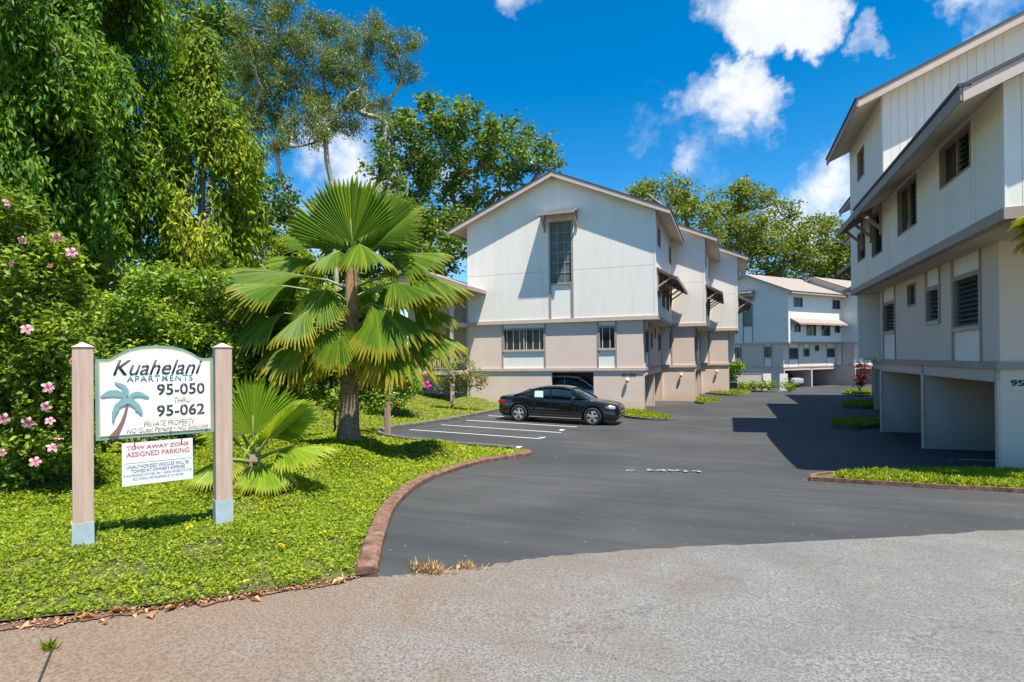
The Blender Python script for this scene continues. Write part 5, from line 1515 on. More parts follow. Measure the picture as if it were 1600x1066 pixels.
# --- hedge shrubs
def shrub(name, label, cat, group, px, d, base_py, lst, fol, nsub, per, sig, L, W, zb=None, stems=True, tr=.035, depth=.25):
    p = at(px, 600, d); zb = float(zl(p.x, p.y)) - .05 if zb is None else zb
    return clump_tree(name, label, cat, group, (p.x, p.y, zb), pxclumps(lst, d, depth), fol, B_BROWN, tr, nsub, per, sig, L, W, .18, .1, twist=.4)
HG = 'hedge shrubs behind the sign'
def hedge_lst(px0, px1, top, bot, d, k=9):
    """clumps filling a hedge section"""
    out_ = []
    for i in range(k):
        for j in range(5):
            x = px0 + (px1 - px0) * (i + rng.uniform(.2, .8)) / k
            y = bot + (top - bot) * (j + rng.uniform(.3, .8)) / 5 + (rng.uniform(-42, 14) if j == 4 else 0)
            r = rng.uniform(20, 34)
            out_.append((x, y, r, r * .8, rng.uniform(-.4, .5)))
    return out_
hedges = [('leafy green hedge shrub directly behind the left sign post', 160, 9.4, 80, 235, 446, 690, 5),
          ('leafy green hedge shrub showing behind the carved sign board', 290, 10.2, 215, 365, 450, 680, 5),
          ('green hedge shrub between the sign and the big fan palm', 410, 12.0, 340, 480, 462, 650, 5),
          ('shadowed hedge shrub behind the fan palm trunk', 520, 15.5, 450, 600, 470, 630, 5)]
for (lb, px, d, a, b, tp, bt, k) in hedges:
    shrub('hedge_shrub', lb, 'shrub', HG, px, d, bt, hedge_lst(a, b, tp, bt, d, k), F_HEDGE, 330 * (9.4 / d) ** 1.2, 34, .1, .095 * (d / 9.4) ** .6, .05 * (d / 9.4) ** .6)
# --- hibiscus
hp = at(40, 600, 6.9)
hib = clump_tree('hibiscus_bush', 'tall hibiscus bush with pink flowers beside the left sign post', 'bush', None, (hp.x, hp.y, float(zl(hp.x, hp.y)) - .05),
    pxclumps([(15, 330, 34, 34), (40, 380, 44, 36), (85, 400, 34, 32), (20, 430, 44, 40), (75, 450, 46, 36), (110, 480, 30, 30), (30, 490, 50, 40), (85, 520, 46, 40), (20, 550, 46, 40), (70, 580, 48, 40), (115, 560, 26, 40), (20, 620, 46, 40), (75, 640, 46, 38),
              (40, 690, 44, 34), (95, 690, 36, 34), (-40, 400, 60, 60), (-50, 520, 70, 70), (-40, 640, 60, 60), (120, 620, 24, 40), (60, 730, 30, 20), (15, 730, 34, 22)], 6.9, .25), F_HIB, B_BROWN, .05, 260, 30, .085, .085, .055, .1, .1, twist=.5)
PET = foliage_mat('hibiscus_petal', (.62, .20, .30), (.78, .36, .46), (.85, .55, .62), .5, .3)
STAM = paint('stamen_red', (.55, .06, .10), .5)
def flower_mesh():
    V = []; F = []; var = []
    for k in range(5):
        a = 2 * math.pi * k / 5
        b0 = len(V)
        for (r, wv, z) in ((.01, .012, 0), (.035, .022, .012), (.062, .027, .01), (.082, .008, -.014)):
            for sgn in (-1, 0, 1):
                V.append((r * math.cos(a) - sgn * wv * math.sin(a), r * math.sin(a) + sgn * wv * math.cos(a), z + (.006 if sgn else -.002) + .004 * (k % 2)))
                var.append({.01: 0, .035: .35, .062: .8, .082: 1}[r])
        for i in range(3):
            for j in range(2): F.append((b0 + i * 3 + j, b0 + i * 3 + j + 1, b0 + i * 3 + j + 4, b0 + i * 3 + j + 3))
    me = bpy.data.meshes.new('flower'); me.from_pydata(V, [], F)
    a_ = me.attributes.new('var', 'FLOAT', 'POINT'); a_.data.foreach_set('value', var); me.shade_smooth(); me.materials.append(PET)
    return me
fm = flower_mesh(); sm_ = MB().tube([(0, 0, 0), (.004, 0, .03), (.012, 0, .06)], [.005, .004, .006], 6).mesh('stamen'); sm_.materials.append(STAM)
def put_flower(parent, p, size, facing, basep):
    fo = bpy.data.objects.new('flower', fm); col.objects.link(fo); fo.parent = parent
    q = Vector(facing).to_track_quat('Z', 'Y')
    fo.location = Vector(p) - Vector(basep); fo.rotation_mode = 'QUATERNION'; fo.rotation_quaternion = q; fo.scale = (size,) * 3
    s_ = bpy.data.objects.new('stamen', sm_); col.objects.link(s_); s_.parent = fo
for (px, py, sz) in ((42, 515, 1.25), (88, 372, 1.2), (112, 395, 1.25), (10, 318, 1.0), (18, 412, .8), (75, 606, 1.35), (72, 636, 1.2), (44, 661, 1.35), (5, 655, 1.35), (78, 658, 1.0), (82, 700, 1.2), (55, 722, 1.2), (3, 708, .9), (92, 686, .9), (78, 415, .7), (35, 375, .9), (112, 565, .8), (192, 555, .9)):
    p = at(px, py, 6.15 if px < 150 else 8.3)
    f = (CAM - p).normalized() + Vector((rng.normal() * .45, rng.normal() * .45, rng.normal() * .35 + .1))
    put_flower(hib, p, sz * .6, f, hib.location)
# mulch bed under the hibiscus and hedge
bedp = [lawn_at(*p) for p in ((-60, 790), (20, 775), (85, 760), (140, 745), (200, 712), (290, 700), (330, 690), (300, 665), (150, 672), (-60, 690))]
def zbed(x, y): return zl(x, y) + .015
zbed.vec = True
poly_sheet('mulch_bed', [(p.x, p.y) for p in bedp], zbed, SOIL, .25, kind='structure')

# --- shrubs by the parking kerb
sp = ground(622, 655, zl)
def shrub_at(name, label, base_px, lst, fol, **kw):
    b = ground(*base_px, zl); d = (b - CAM).dot(FWD)
    return clump_tree(name, label, 'shrub', None, (b.x, b.y, b.z - .05), pxclumps(lst, d, .3), fol, B_BROWN, kw.get('tr', .05), kw['nsub'], kw['per'], kw['sig'], kw['L'], kw['W'], kw.get('first', .2), .1, twist=.4)
s1 = shrub_at('flowering_shrub', 'green shrub with one pink flower just right of the brown post', (618, 650), [(610, 585, 26, 20), (635, 590, 22, 20), (600, 608, 22, 18), (625, 612, 24, 18), (640, 608, 16, 16), (612, 630, 14, 12)], F_HEDGE, nsub=70, per=34, sig=.13, L=.13, W=.08)
pf = at(667, 602, (Vector(s1.location) - CAM).dot(FWD))
s2 = shrub_at('flowering_shrub', 'grey green shrub with reddish blooms in front of the beige gable wall', (702, 640), [(700, 580, 20, 16), (725, 578, 20, 16), (745, 595, 16, 12), (695, 600, 18, 15), (720, 602, 20, 15), (712, 568, 12, 10), (740, 585, 16, 10)], F_EUC, nsub=45, per=30, sig=.14, L=.13, W=.06)
MAG = foliage_mat('magenta_petal', (.6, .02, .25), (.75, .04, .32), (.8, .1, .4), .5, .2)
fm2 = fm.copy(); fm2.materials.clear(); fm2.materials.append(MAG)
fm_keep = fm; fm = fm2
put_flower(s1, pf, 2.2, (CAM - pf), s1.location)
REDF = foliage_mat('dull_red_petal', (.3, .04, .04), (.45, .09, .07), (.5, .2, .15), .6, .2)
fm3 = fm_keep.copy(); fm3.materials.clear(); fm3.materials.append(REDF); fm = fm3
d2 = (Vector(s2.location) - CAM).dot(FWD)
for (px, py) in ((728, 587), (752, 597), (744, 590), (758, 594), (665, 586), (706, 590)):
    p = at(px, py, d2 - .3); put_flower(s2, p, 1.2, (CAM - p), s2.location)
fm = fm_keep

# ------------------------------------------------------------------ fan palms
def fan_blade(nseg, span, R, pleat, split, age, droop, cup):
    """pleated fan in the x/y plane, petiole end at the origin, axis +x"""
    V = []; F = []; var = []; tip = []
    rings = [.03, .25, .5, split, (split + 1) / 2, 1.0]
    da = 2 * span / nseg
    for i in range(nseg):
        a = -span + (i + .5) * da
        Rl = R * (1 - .28 * (abs(a) / span) ** 2.2) * rng.uniform(.93, 1.05) * (rng.uniform(.7, .9) if rng.random() < .05 + .1 * age else 1)
        vv = np.clip(.5 + rng.normal() * .13, 0, 1)
        b0 = len(V)
        hang = rng.uniform(.01, .05) * (1 + age)
        for r in rings:
            hw = r * Rl * math.tan(da / 2) * (1.0 if r <= split else max(.12, 1.0 - (r - split) / (1 - split) * .9) * split / r * 1.0)
            for sgn in (-1, 0, 1):
                x = r * Rl * math.cos(a) - sgn * hw * math.sin(a); y = r * Rl * math.sin(a) + sgn * hw * math.cos(a)
                z = pleat * r * (1 if sgn == 0 else -1) * (1 if r <= split else .6)
                rr = math.hypot(x, y) / R
                z += -droop * R * rr ** 2.0 + cup * R * (y / R) ** 2
                if r > split: z -= hang * R * ((r - split) / (1 - split)) ** 1.5
                V.append((x, y, z)); var.append(vv + (.1 if sgn == 0 else 0)); tip.append(r * (.80 + .22 * age) + rng.uniform(-.03, .03) * (r > split) + .12 * age * (abs(a) / span) ** 2)
        m = 3
        for q in range(len(rings) - 1):
            for j in range(2): F.append((b0 + q * m + j, b0 + q * m + j + 1, b0 + (q + 1) * m + j + 1, b0 + (q + 1) * m + j))
    me = bpy.data.meshes.new('blade'); me.from_pydata(V, [], F)
    for nm, ar in (('var', var), ('tip', tip)):
        a_ = me.attributes.new(nm, 'FLOAT', 'POINT'); a_.data.foreach_set('value', np.array(ar, np.float32))
    return me
def frond(parent, p0, az, el, plen, R, age, mat, roll=0., bend=.5, nseg=34, span=R_(105), droop=.25, cup=-.25):
    """petiole from p0 at azimuth/elevation, blade bent down by `bend` at its end"""
    d = Vector((math.cos(az) * math.cos(el), math.sin(az) * math.cos(el), math.sin(el)))
    sag = Vector((0, 0, -.12 * plen * math.cos(el)))
    p1 = Vector(p0) + d * plen + sag; pm = Vector(p0) + d * plen * .5 + sag * .2
    m = MB(); m.tube([Vector(p0), pm, p1, p1 + (p1 - pm).normalized() * R * .3], [.035, .02, .014, .006], 6)
    fo = m.build('frond', PETIOLE, parent, smooth=True)
    e2 = el - bend
    dx = Vector((math.cos(az) * math.cos(e2), math.sin(az) * math.cos(e2), math.sin(e2)))
    side = Vector((-math.sin(az), math.cos(az), 0)); up = dx.cross(side)
    side = Matrix.Rotation(roll, 3, dx) @ side; up = dx.cross(side)
    me = fan_blade(nseg, span, R, 0.016 * R, .85, age, droop, cup)
    M = Matrix(((dx.x, side.x, up.x, p1.x), (dx.y, side.y, up.y, p1.y), (dx.z, side.z, up.z, p1.z), (0, 0, 0, 1)))
    me.transform(M)
    link_mesh('blade', me, mat, fo)
    return fo
CAMAZ = math.atan2(-FWD.y, -FWD.x)       # azimuth pointing back at the camera; +az turns to picture right
pb = ground(545, 686, zl)
palm_d = 11.0
pp = at(545, 686, palm_d)
palm = empty('fan_palm', (pp.x, pp.y, pp.z), 0, label='large fan palm with thick trunk and tiers of pleated leaves on the lawn', cat='palm')
S = palm_d / F_PX
def pz(py): return (686 - py) * S
MB().tube([(.02, 0, -.4), (0, 0, 0), (0, 0, .25), (.02, .0, .6), (.03, 0, 1.0), (.05, 0, 1.35)], [.26, .24, .20, .18, .165, .15], 14).build('trunk', B_PALM, palm, smooth=True)
m = MB(); m.tube([(.05, 0, 1.3), (.07, .01, 1.9), (.09, 0, 2.5), (.1, 0, 3.1), (.1, 0, 3.6)], [.16, .15, .125, .1, .05], 12); m.build('crown_shaft', B_FIBRE, palm, smooth=True)
def RT(deg): return CAMAZ + R_(deg)      # 0 towards camera, + to the right of the picture
RIGHT = Vector((math.cos(YAW), math.sin(YAW), 0)); NEAR = Vector((-FWD.x, -FWD.y, 0)).normalized(); UPV = Vector((0, 0, 1))
def plc(px, py, near): return RIGHT * ((px - 545) * S) + UPV * ((686 - py) * S) + NEAR * near
def frond2(parent, b, t_, age, hint, mat, nseg=46, span=R_(104), droop=.12, cup=-.3, split=.84):
    """leaf with its blade running from b to t_ (px, py, metres towards the viewer)"""
    if t_[1] < 290 and hint[2] > .5: span = R_(62)
    elif hint[2] < .6: span = R_(66); cup = cup * 2.0; hint = (hint[0], hint[1], hint[2] * .5)
    else: span = R_(76)
    nseg = int(nseg * span / R_(90))
    p1 = plc(*b); p2 = plc(*t_)
    y0 = min(max(b[1] + 22, 392), 555)
    p0 = plc(553, y0, 0)
    mid = (p0 + p1) * .5 + Vector((0, 0, .06))
    ax = p2 - p1; Rr = ax.length * 1.04; dx = ax.normalized()
    m = MB(); m.tube([p0, mid, p1, p1 + dx * Rr * .35], [.035, .022, .015, .006], 6)
    fo = m.build('frond', PETIOLE, parent, smooth=True)
    h = RIGHT * hint[0] + UPV * hint[1] + NEAR * hint[2]
    up = (h - dx * h.dot(dx)).normalized(); side = up.cross(dx)
    me = fan_blade(nseg, span, Rr, .018 * Rr, split, age, droop, cup)
    me.transform(Matrix(((dx.x, side.x, up.x, p1.x), (dx.y, side.y, up.y, p1.y), (dx.z, side.z, up.z, p1.z), (0, 0, 0, 1))))
    link_mesh('blade', me, mat, fo)
FR = [((557, 381, .12), (553, 282, .25), .0, (.1, .2, 1), .03, -.12, .86), ((545, 388, -.2), (500, 280, -.45), .0, (.35, .2, 1), .05, -.2, .86), ((566, 382, -.2), (610, 280, -.4), .0, (-.3, .25, 1), .05, -.2, .86),
      ((586, 388, -.1), (650, 318, -.1), .05, (-.75, .75, .35), .1, -.45, .85), ((515, 390, -.3), (462, 340, -.6), .05, (.6, .8, .3), .1, -.4, .85), ((555, 385, -.5), (560, 300, -1.2), 0, (0, .8, .6), .1, -.2, .85),
      ((572, 388, .35), (632, 418, .8), .1, (.15, 1, .1), .16, -.4, .84), ((605, 398, -.2), (702, 385, -.3), .15, (0, 1, .22), .10, -.5, .82), ((480, 432, .1), (362, 406, .2), .15, (.05, 1, .25), .12, -.55, .8),
      ((492, 404, -.4), (412, 380, -.7), .1, (.1, 1, .2), .12, -.5, .84), ((640, 428, .0), (738, 443, .1), .3, (.1, 1, .28), .14, -.5, .8), ((527, 458, .55), (494, 514, .95), .3, (-.25, .85, .75), .12, -.22, .84),
      ((442, 466, -.2), (366, 472, -.3), .3, (0, 1, .2), .12, -.5, .82), ((456, 490, .25), (368, 514, .4), .5, (-.2, 1, .45), .16, -.4, .82), ((500, 526, .3), (412, 556, .55), .65, (-.2, 1, .4), .16, -.4, .82),
      ((551, 516, .75), (560, 580, 1.15), .7, (.05, .65, 1), .10, -.2, .84), ((592, 478, .4), (690, 518, .75), .4, (.2, 1, .5), .16, -.4, .82), ((608, 527, .4), (692, 580, .75), .75, (.3, 1, .55), .14, -.35, .82),
      ((640, 472, -.2), (718, 490, -.3), .4, (.1, 1, .25), .14, -.5, .82), ((636, 506, -.1), (734, 534, -.1), .6, (.15, 1, .4), .14, -.45, .8), ((512, 545, .1), (450, 588, .2), .85, (-.3, 1, .4), .14, -.4, .8),
      ((578, 545, .1), (640, 594, .2), .9, (.3, 1, .4), .14, -.4, .8), ((540, 440, -.7), (490, 445, -1.5), .2, (0, 1, .3), .15, -.4, .84), ((590, 445, -.7), (650, 455, -1.5), .2, (0, 1, .3), .15, -.4, .84), ((555, 520, -.7), (550, 560, -1.4), .6, (0, 1, -.3), .15, -.4, .82)]
FR += [((470, 452, .5), (392, 442, .9), .3, (0, 1, .2), .14, -.4, .82), ((625, 448, .5), (700, 462, .9), .3, (0, 1, .2), .14, -.4, .82), ((470, 508, -.4), (398, 528, -.7), .5, (0, 1, .2), .14, -.4, .82), ((600, 500, .7), (655, 548, 1.1), .6, (.2, 1, .35), .14, -.4, .82), ((505, 490, .7), (455, 530, 1.1), .5, (-.2, 1, .35), .14, -.4, .82), ((545, 400, .5), (505, 425, .95), .15, (-.1, 1, .2), .14, -.4, .84)]
for (b0_, t0_, age, hint, dr, cu, sp_) in FR: frond2(palm, b0_, t0_, age, hint, F_PALM, droop=dr, cup=cu, split=sp_)
sb = at(396, 746, 7.0)
palm2 = empty('young_fan_palm', (sb.x, sb.y, sb.z), 0, label='low young fan palm with bright leaves right of the sign', cat='palm')
MB().tube([(0, 0, -.3), (0, 0, 0), (.01, 0, .14), (.01, 0, .28)], [.1, .085, .07, .045], 12).build('trunk', B_PALM, palm2, smooth=True)
for (a, e, z, pl, Rr, age, bd, dr, cu, ro) in [(25, 80, .25, .36, .95, .1, -.1, .03, -.1, .05), (75, 52, .22, .42, .92, .3, .0, .12, -.2, 0), (-70, 55, .2, .4, .8, .3, .05, .15, -.25, 0), (100, 26, .2, .45, .85, .5, .3, .2, -.3, 0), (-40, 20, .18, .42, .62, .8, .7, .2, -.25, 0), (-110, 60, .25, .45, .85, .15, .1, .15, -.2, 0), (150, 55, .25, .45, .85, .1, .2, .15, -.2, 0), (40, 10, .18, .45, .6, .7, .6, .2, -.3, 0), (-85, 12, .18, .45, .6, .7, .5, .2, -.3, 0)]:
    frond(palm2, (0, 0, z), RT(a), R_(e), pl * .85, Rr * .74, age, F_PALM2, ro, bd, 46, R_(100), dr, cu)
# palm at the right edge, by the near block
eb = at(1690, 760, 9.0)
palm3 = empty('edge_fan_palm', (eb.x, eb.y, float(za(eb.x, eb.y))), 0, label='fan palm whose leaf tips reach in front of the near block corner', cat='palm')
MB().tube([(0, 0, -.3), (0, 0, 1.5), (.02, 0, 3.2)], [.16, .13, .1], 12).build('trunk', B_PALM, palm3, smooth=True)
top3 = at(1690, 360, 9.0).z - palm3.location.z
MB().tube([(.02, 0, 3.1), (.02, 0, top3 + .6)], [.11, .06], 10).build('crown_shaft', B_FIBRE, palm3, smooth=True)
for (a, e, bd) in ((-85, 30, .4), (-60, 8, .5), (-110, 5, .5), (60, 30, .4), (120, 40, .4), (0, 25, .5), (180, 20, .4), (-90, -15, .6)):
    frond(palm3, (.02, 0, top3 + .2), RT(a), R_(e), .22, .72, .6, F_PALM, 0, bd, 30, R_(100), .2, -.3)

# ------------------------------------------------------------------ small planting
def small_plant(name, label, px, d, lst, fol, nsub, per, sig, L, W, group=None, cat='plant'):
    p = at(px, 600, d); z = float(za(p.x, p.y))
    return clump_tree(name, label, cat, group, (p.x, p.y, z - .03), pxclumps(lst, d, .2), fol, B_BROWN, .04, nsub, per, sig, L, W, .3, .1, twist=.3)
small_plant('red_ti_plant', 'red leaved ti plant at the end of the shaded garages', 1347, 40, [(1346, 572, 4, 6), (1349, 582, 5, 7), (1344, 590, 4, 6), (1347, 598, 4, 5)], F_RED, 40, 26, .12, .34, .09)
small_plant('lime_bush', 'bright lime green bush at the corner of the last left block', 1143, 54, [(1140, 570, 12, 10), (1150, 578, 12, 9), (1138, 585, 10, 8)], F_LIME, 24, 30, .25, .3, .16)
for k, (px, lb) in enumerate(((1163, 'low lime hedge plant in front of the brown wall, next to the bush'), (1180, 'low lime hedge plant in front of the brown wall, next to the gate panel'), (1201, 'low lime hedge plant at the foot of the first gate panel'), (1234, 'low lime hedge plant at the foot of the carport gate panel'))):
    small_plant('hedge_plant', lb, px, 49.5 - k * .3, [(px - 6, 603, 7, 4), (px + 5, 604, 8, 4), (px, 600, 7, 4)], F_LIME, 28, 30, .18, .22, .12, 'lime hedge plants by the far wall')

# kerbed islands with grass
def island(label, pts, h=.1, zf=za, km=KERBG, dens=500, fol=F_GRASS, lf=.1):
    P = np.array(pts)
    c = P.mean(0)
    t = empty('planting_island', (c[0], c[1], float(za(*c))), 0, label=label, cat='planting bed', group='kerbed planting beds along the garages')
    ring = smooth_line(list(P) + [P[0]], 4)
    n = len(ring) - 1; V = []; F = []
    for q in ring[:-1]:
        q = np.array(q); z = float(za(*q)); d = (q - c); ln = np.linalg.norm(d); i_ = c + d * (1 - .1 / ln)
        for (pt, hh) in ((q, -.05), (q, h), (i_, h), (i_, h - .04)): V.append((pt[0] - c[0], pt[1] - c[1], z + hh - t.location.z))
    for i in range(n):
        for j in range(3): F.append((i * 4 + j, ((i + 1) % n) * 4 + j, ((i + 1) % n) * 4 + j + 1, i * 4 + j + 1))
    me = bpy.data.meshes.new('kerb'); me.from_pydata(V, [], F); link_mesh('kerb', me, km, t)
    V2 = [V[i * 4 + 3] for i in range(n)] + [(0, 0, h)]
    me = bpy.data.meshes.new('soil'); me.from_pydata(V2, [], [(i, (i + 1) % n, n) for i in range(n)]); link_mesh('soil', me, LAWN, t)
    lo, hi = P.min(0), P.max(0); area = (hi - lo).prod()
    G = rng.uniform(lo, hi, (int(area * dens), 2)); G = G[inside(G, c + (np.array(ring[:-1]) - c) * .9)]
    k = len(G); z = za(G[:, 0], G[:, 1]) + h - .03 - t.location.z
    C = np.column_stack([G - c, z + rng.uniform(0, .05, k)]); D = rand_unit(k); D[:, 2] = np.abs(D[:, 2]) + .5
    me = leaves('grass', C, D, rand_unit(k) + np.array([0, 0, 1.]), rng.uniform(.6, 1.3, k) * lf, lf * .4, np.clip(.5 + rng.normal(size=k) * .22, 0, 1))
    g_ = link_mesh('grass', me, fol, t); g_['kind'] = 'stuff'
    return t
def gi(*pp): return [g2(*p) for p in pp]
island('kerbed grass strip at the corner of the nearest shaded block', gi((1266, 752), (1272, 745), (1330, 741), (1440, 739), (1560, 739)) + [(7.5, 13.3), (14, 13.2), (14, 10.9), (9.0, 10.55)] + gi((1599, 771), (1500, 766), (1400, 760), (1320, 755)), .07, km=KERB, dens=1500, lf=.085)
island('small grass strip at the garage corner right of the black sedan', gi((966, 651), (970, 643), (1006, 645), (1052, 655), (1045, 658), (1000, 656)), dens=700)
island('small grass strip at the foot of the middle left block', gi((1086, 630), (1090, 625), (1122, 626), (1124, 630), (1100, 632)), dens=500, lf=.14)
island('narrow grass strip below the lamp on the last left block', gi((1098, 615), (1100, 612), (1166, 612), (1168, 617), (1130, 618)), dens=400, lf=.16)
island('shaded planting strip between the first two garage blocks', gi((1298, 668), (1304, 660), (1374, 660), (1378, 666), (1340, 671)), dens=400, lf=.14)
island('shaded planting strip between the last two garage blocks', gi((1316, 637), (1322, 631), (1374, 631), (1376, 637), (1345, 639)), dens=300, lf=.16)
island('sunlit planting bed round the red ti plant', gi((1316, 616), (1322, 612), (1362, 611), (1366, 617), (1340, 620)), dens=250, lf=.16)

# --- ground cover on the lawn
LP = np.array([tuple(p) for p in lawn_poly])
edge_k = np.array([tuple(p) for p in kerb_line])
def cover(name, box, n, lf, hmax, mat, label, cat, dens_d=None, patch=0.0):
    G = rng.uniform((box[0], box[1]), (box[2], box[3]), (n, 2)); G = G[inside(G, LP)]
    d = (G @ np.array([FWD.x, FWD.y])); lat = G @ np.array([math.cos(YAW), math.sin(YAW)])
    keep = (d > 2.0) & (np.abs(lat) < d * 1.0 + .6)
    if dens_d: keep &= rng.random(len(G)) < np.clip((dens_d / np.maximum(d, .1)) ** 2, 0, 1)
    dk = np.min(((G[:, None, :] - edge_k[None]) ** 2).sum(2), 1) if len(G) < 60000 else np.concatenate([np.min(((g[:, None, :] - edge_k[None]) ** 2).sum(2), 1) for g in np.array_split(G, 12)])
    keep &= dk > .19 ** 2
    ps = np.sin(G[:, 0] * 5.3 + 1.6 * np.sin(G[:, 1] * 3.7)) * np.cos(G[:, 1] * 6.1 + 1.2 * np.sin(G[:, 0] * 4.1)) + .7 * np.sin(G[:, 0] * 13.1 + 9.3 * np.sin(G[:, 1] * 2.1)) * np.cos(G[:, 1] * 17 + 3 * np.sin(G[:, 0] * 6))
    keep &= rng.random(len(G)) > patch * (ps > .75)
    G = G[keep]; d = d[keep]; ps = ps[keep]; k = len(G)
    z = np.concatenate([np.atleast_1d(zl(g[:, 0], g[:, 1])) for g in np.array_split(G, max(1, k // 4000))])
    C = np.column_stack([G, z + rng.uniform(0, 1, k) ** .8 * hmax * np.clip(.7 + .3 * ps, .3, 1.2)])
    D = rand_unit(k); D[:, 2] = D[:, 2] * .5 + .15
    Nn = rand_unit(k) * .7 + np.array([0, 0, 1.])
    sz = lf * np.clip(d / 6, .75, 3.0) ** .7 * rng.uniform(.6, 1.35, k)
    var = np.clip(.48 + .14 * ps + rng.normal(size=k) * .22, 0, 1)
    me = leaves(name, C, D, norm(Nn), sz, sz * .62, var, .15)
    return tag(link_mesh(name, me, mat), label, cat, kind='stuff')
cover('ground_cover', (-12, 1, -2, 9), 460000, .031, .055, F_COVER, 'dense leafy green ground cover across the front lawn', 'ground cover', 6.5, .82)
cover('lawn_grass', (-16, 7, -3, 30), 430000, .036, .05, F_GRASS, 'short bright grass on the lawn around the palms and parking kerb', 'grass', 11.0, .3)
# tiny yellow flowers
YF_ = foliage_mat('yellow_petal', (.6, .38, .01), (.75, .52, .02), (.8, .65, .05), .5, .2)
G = rng.uniform((-10, 2), (-3, 13), (120, 2)); G = G[inside(G, LP)]
Cf = []; 
for g in G:
    z = zl(g[0], g[1]) + .05
    for _ in range(4): Cf.append((g[0] + rng.normal() * .012, g[1] + rng.normal() * .012, z + rng.uniform(0, .02)))
Cf = np.array(Cf); k = len(Cf); D = rand_unit(k); D[:, 2] = .3
tag(link_mesh('lawn_flowers', leaves('lawn_flowers', Cf, D, np.tile([0, 0, 1.], (k, 1)), .026, .024, rng.uniform(0, 1, k)), YF_), 'tiny yellow flowers dotted over the ground cover', 'flowers', kind='stuff')

# fallen leaves along the edge of the lawn
dl = []
lm = leaves('dry_leaf', np.zeros((1, 3)), np.array([[1., 0, 0]]), np.array([[0, 0, 1.]]), .07, .04, np.array([.5]), .35); lm.materials.append(F_DRY)
lms = [lm]
for v in (.1, .85):
    q = leaves('dry_leaf', np.zeros((1, 3)), np.array([[1., 0, .1]]), np.array([[0, .2, 1.]]), .06, .034, np.array([v]), .5); q.materials.append(F_DRY); lms.append(q)
spots = []
for k in range(46):
    f = rng.uniform(0, 1); px = 20 + 540 * f; py = 976 - 72 * f ** 1.15 + rng.normal() * 6 + 3
    spots.append((px, py))
spots += [(465, 916), (478, 912), (290, 940), (300, 944), (150, 968), (410, 992 - 60), (690, 893), (720, 888), (1260, 752), (1292, 757), (1335, 760), (1390, 764), (845, 714), (870, 716)]
for (px, py) in spots:
    p = ground(px, py)
    o = bpy.data.objects.new('dry_leaf', lms[int(rng.integers(3))]); col.objects.link(o)
    o.location = (p.x, p.y, p.z + .012); o.rotation_euler = (rng.normal() * .2, rng.normal() * .2, rng.uniform(0, 6.28)); o.scale = (rng.uniform(.6, 1.5),) * 3
    tag(o, 'curled brown fallen leaf lying on the edge of the paving', 'leaf', 'fallen leaves along the paving edge')
# weeds in the joints
def tuft(name, label, px, py, n, h, fol, spread, grp=None):
    p = ground(px, py); t = empty(name, (p.x, p.y, p.z), 0, label=label, cat='weed', group=grp)
    C = rng.normal(size=(n, 3)) * np.array([spread, spread * .4, 0]); D = rand_unit(n) * .7; D[:, 2] = np.abs(D[:, 2]) + .6
    me = leaves('blades', C, D, rand_unit(n), rng.uniform(.5, 1.2, n) * h, h * .1, rng.uniform(0, 1, n)); link_mesh('blades', me, fol, t)
tuft('weed_tuft', 'small green weed growing from the slab joint', 77, 1016, 60, .07, F_LIME, .02)
STRAW = foliage_mat('straw', (.35, .2, .1), (.5, .33, .16), (.6, .48, .25), .7, .2)
tuft('dry_grass_tuft', 'larger dry grass tuft at the seam of asphalt and concrete', 670, 896, 130, .1, STRAW, .07)
tuft('dry_grass_tuft', 'smaller dry grass tuft at the seam of asphalt and concrete', 733, 889, 70, .07, STRAW, .05)
a_, b_ = ground(85, 1008), ground(58, 1075)
m = MB(); m.beam((a_.x, a_.y, float(za(a_.x, a_.y)) + .0045), (b_.x, b_.y, float(za(b_.x, b_.y)) + .0045), .012, .004)
tag(m.build('slab_joint', IRON), kind='structure')

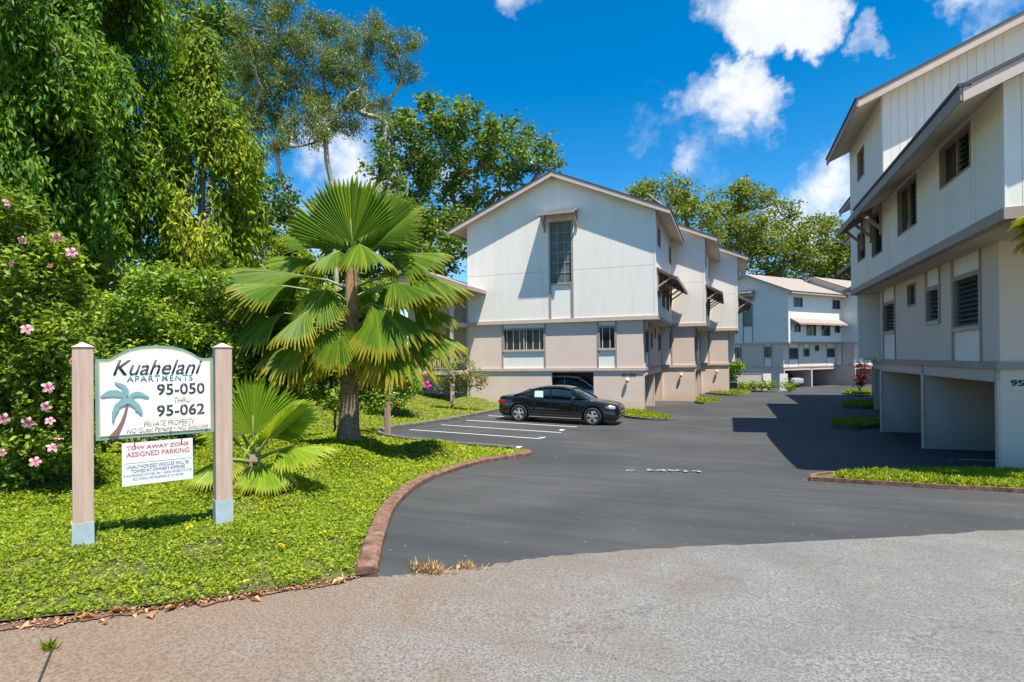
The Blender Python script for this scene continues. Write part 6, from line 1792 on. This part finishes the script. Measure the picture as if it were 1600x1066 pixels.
# bare dirt along the foot of the lawn
vp = smooth_line([np.array(p) for p in conc_left[:-1]], 5)
vp = smooth_line(vp, 4)
up_ = [(p[0] - .0, p[1] + .14 + rng.normal() * .01) for p in vp]
_w = np.convolve(rng.normal(size=len(vp) + 4), np.ones(5) / 5, 'valid')
dn_ = [(p[0], p[1] - .06 + .05 * _w[i] + rng.normal() * .012) for i, p in enumerate(vp)]
def zv(x, y): return za(x, y) + .012
zv.vec = True
poly_sheet('dirt_verge', up_ + dn_[::-1], zv, SOIL, .1, kind='structure')

# crumbs of dead leaf and soil on the verge
q = np.array(vp); i_ = rng.integers(len(q) - 1, size=1500); f_ = rng.random(1500)[:, None]
Cc = q[i_] * (1 - f_) + q[i_ + 1] * f_ + np.column_stack([np.zeros(1500), rng.normal(size=1500) * .035 + .01])
Cc = np.column_stack([Cc, za(Cc[:, 0], Cc[:, 1]) + .014 + rng.uniform(0, .012, 1500)])
Dd = rand_unit(1500); Dd[:, 2] *= .25
tag(link_mesh('leaf_litter', leaves('leaf_litter', Cc, Dd, norm(rand_unit(1500) * .4 + np.array([0, 0, 1.])), rng.uniform(.01, .035, 1500), rng.uniform(.006, .018, 1500), rng.uniform(0, 1, 1500), .3), F_DRY), 'brown crumbs of leaf litter along the front of the lawn', 'litter', kind='stuff')

# small floodlight at the foot of the last left block
fp = ground(1106, 613)
t = empty('ground_floodlight', (fp.x, fp.y - .2, float(za(fp.x, fp.y)) + .08), R_(-60), label='small pale floodlight on the grass strip by the last left block', cat='lamp')
MB().box(-.05, .05, -.05, .05, -.1, .22).build('stand', IRON, t)
m = MB(); m.add([(-.22, -.12, .2), (.22, -.12, .2), (.22, .12, .26), (-.22, .12, .26), (-.26, -.16, .46), (.26, -.16, .46), (.26, .1, .5), (-.26, .1, .5)], [(0, 3, 2, 1), (4, 5, 6, 7), (0, 1, 5, 4), (1, 2, 6, 5), (2, 3, 7, 6), (3, 0, 4, 7)])
m.build('housing', PANEL, t, bevel=.01)
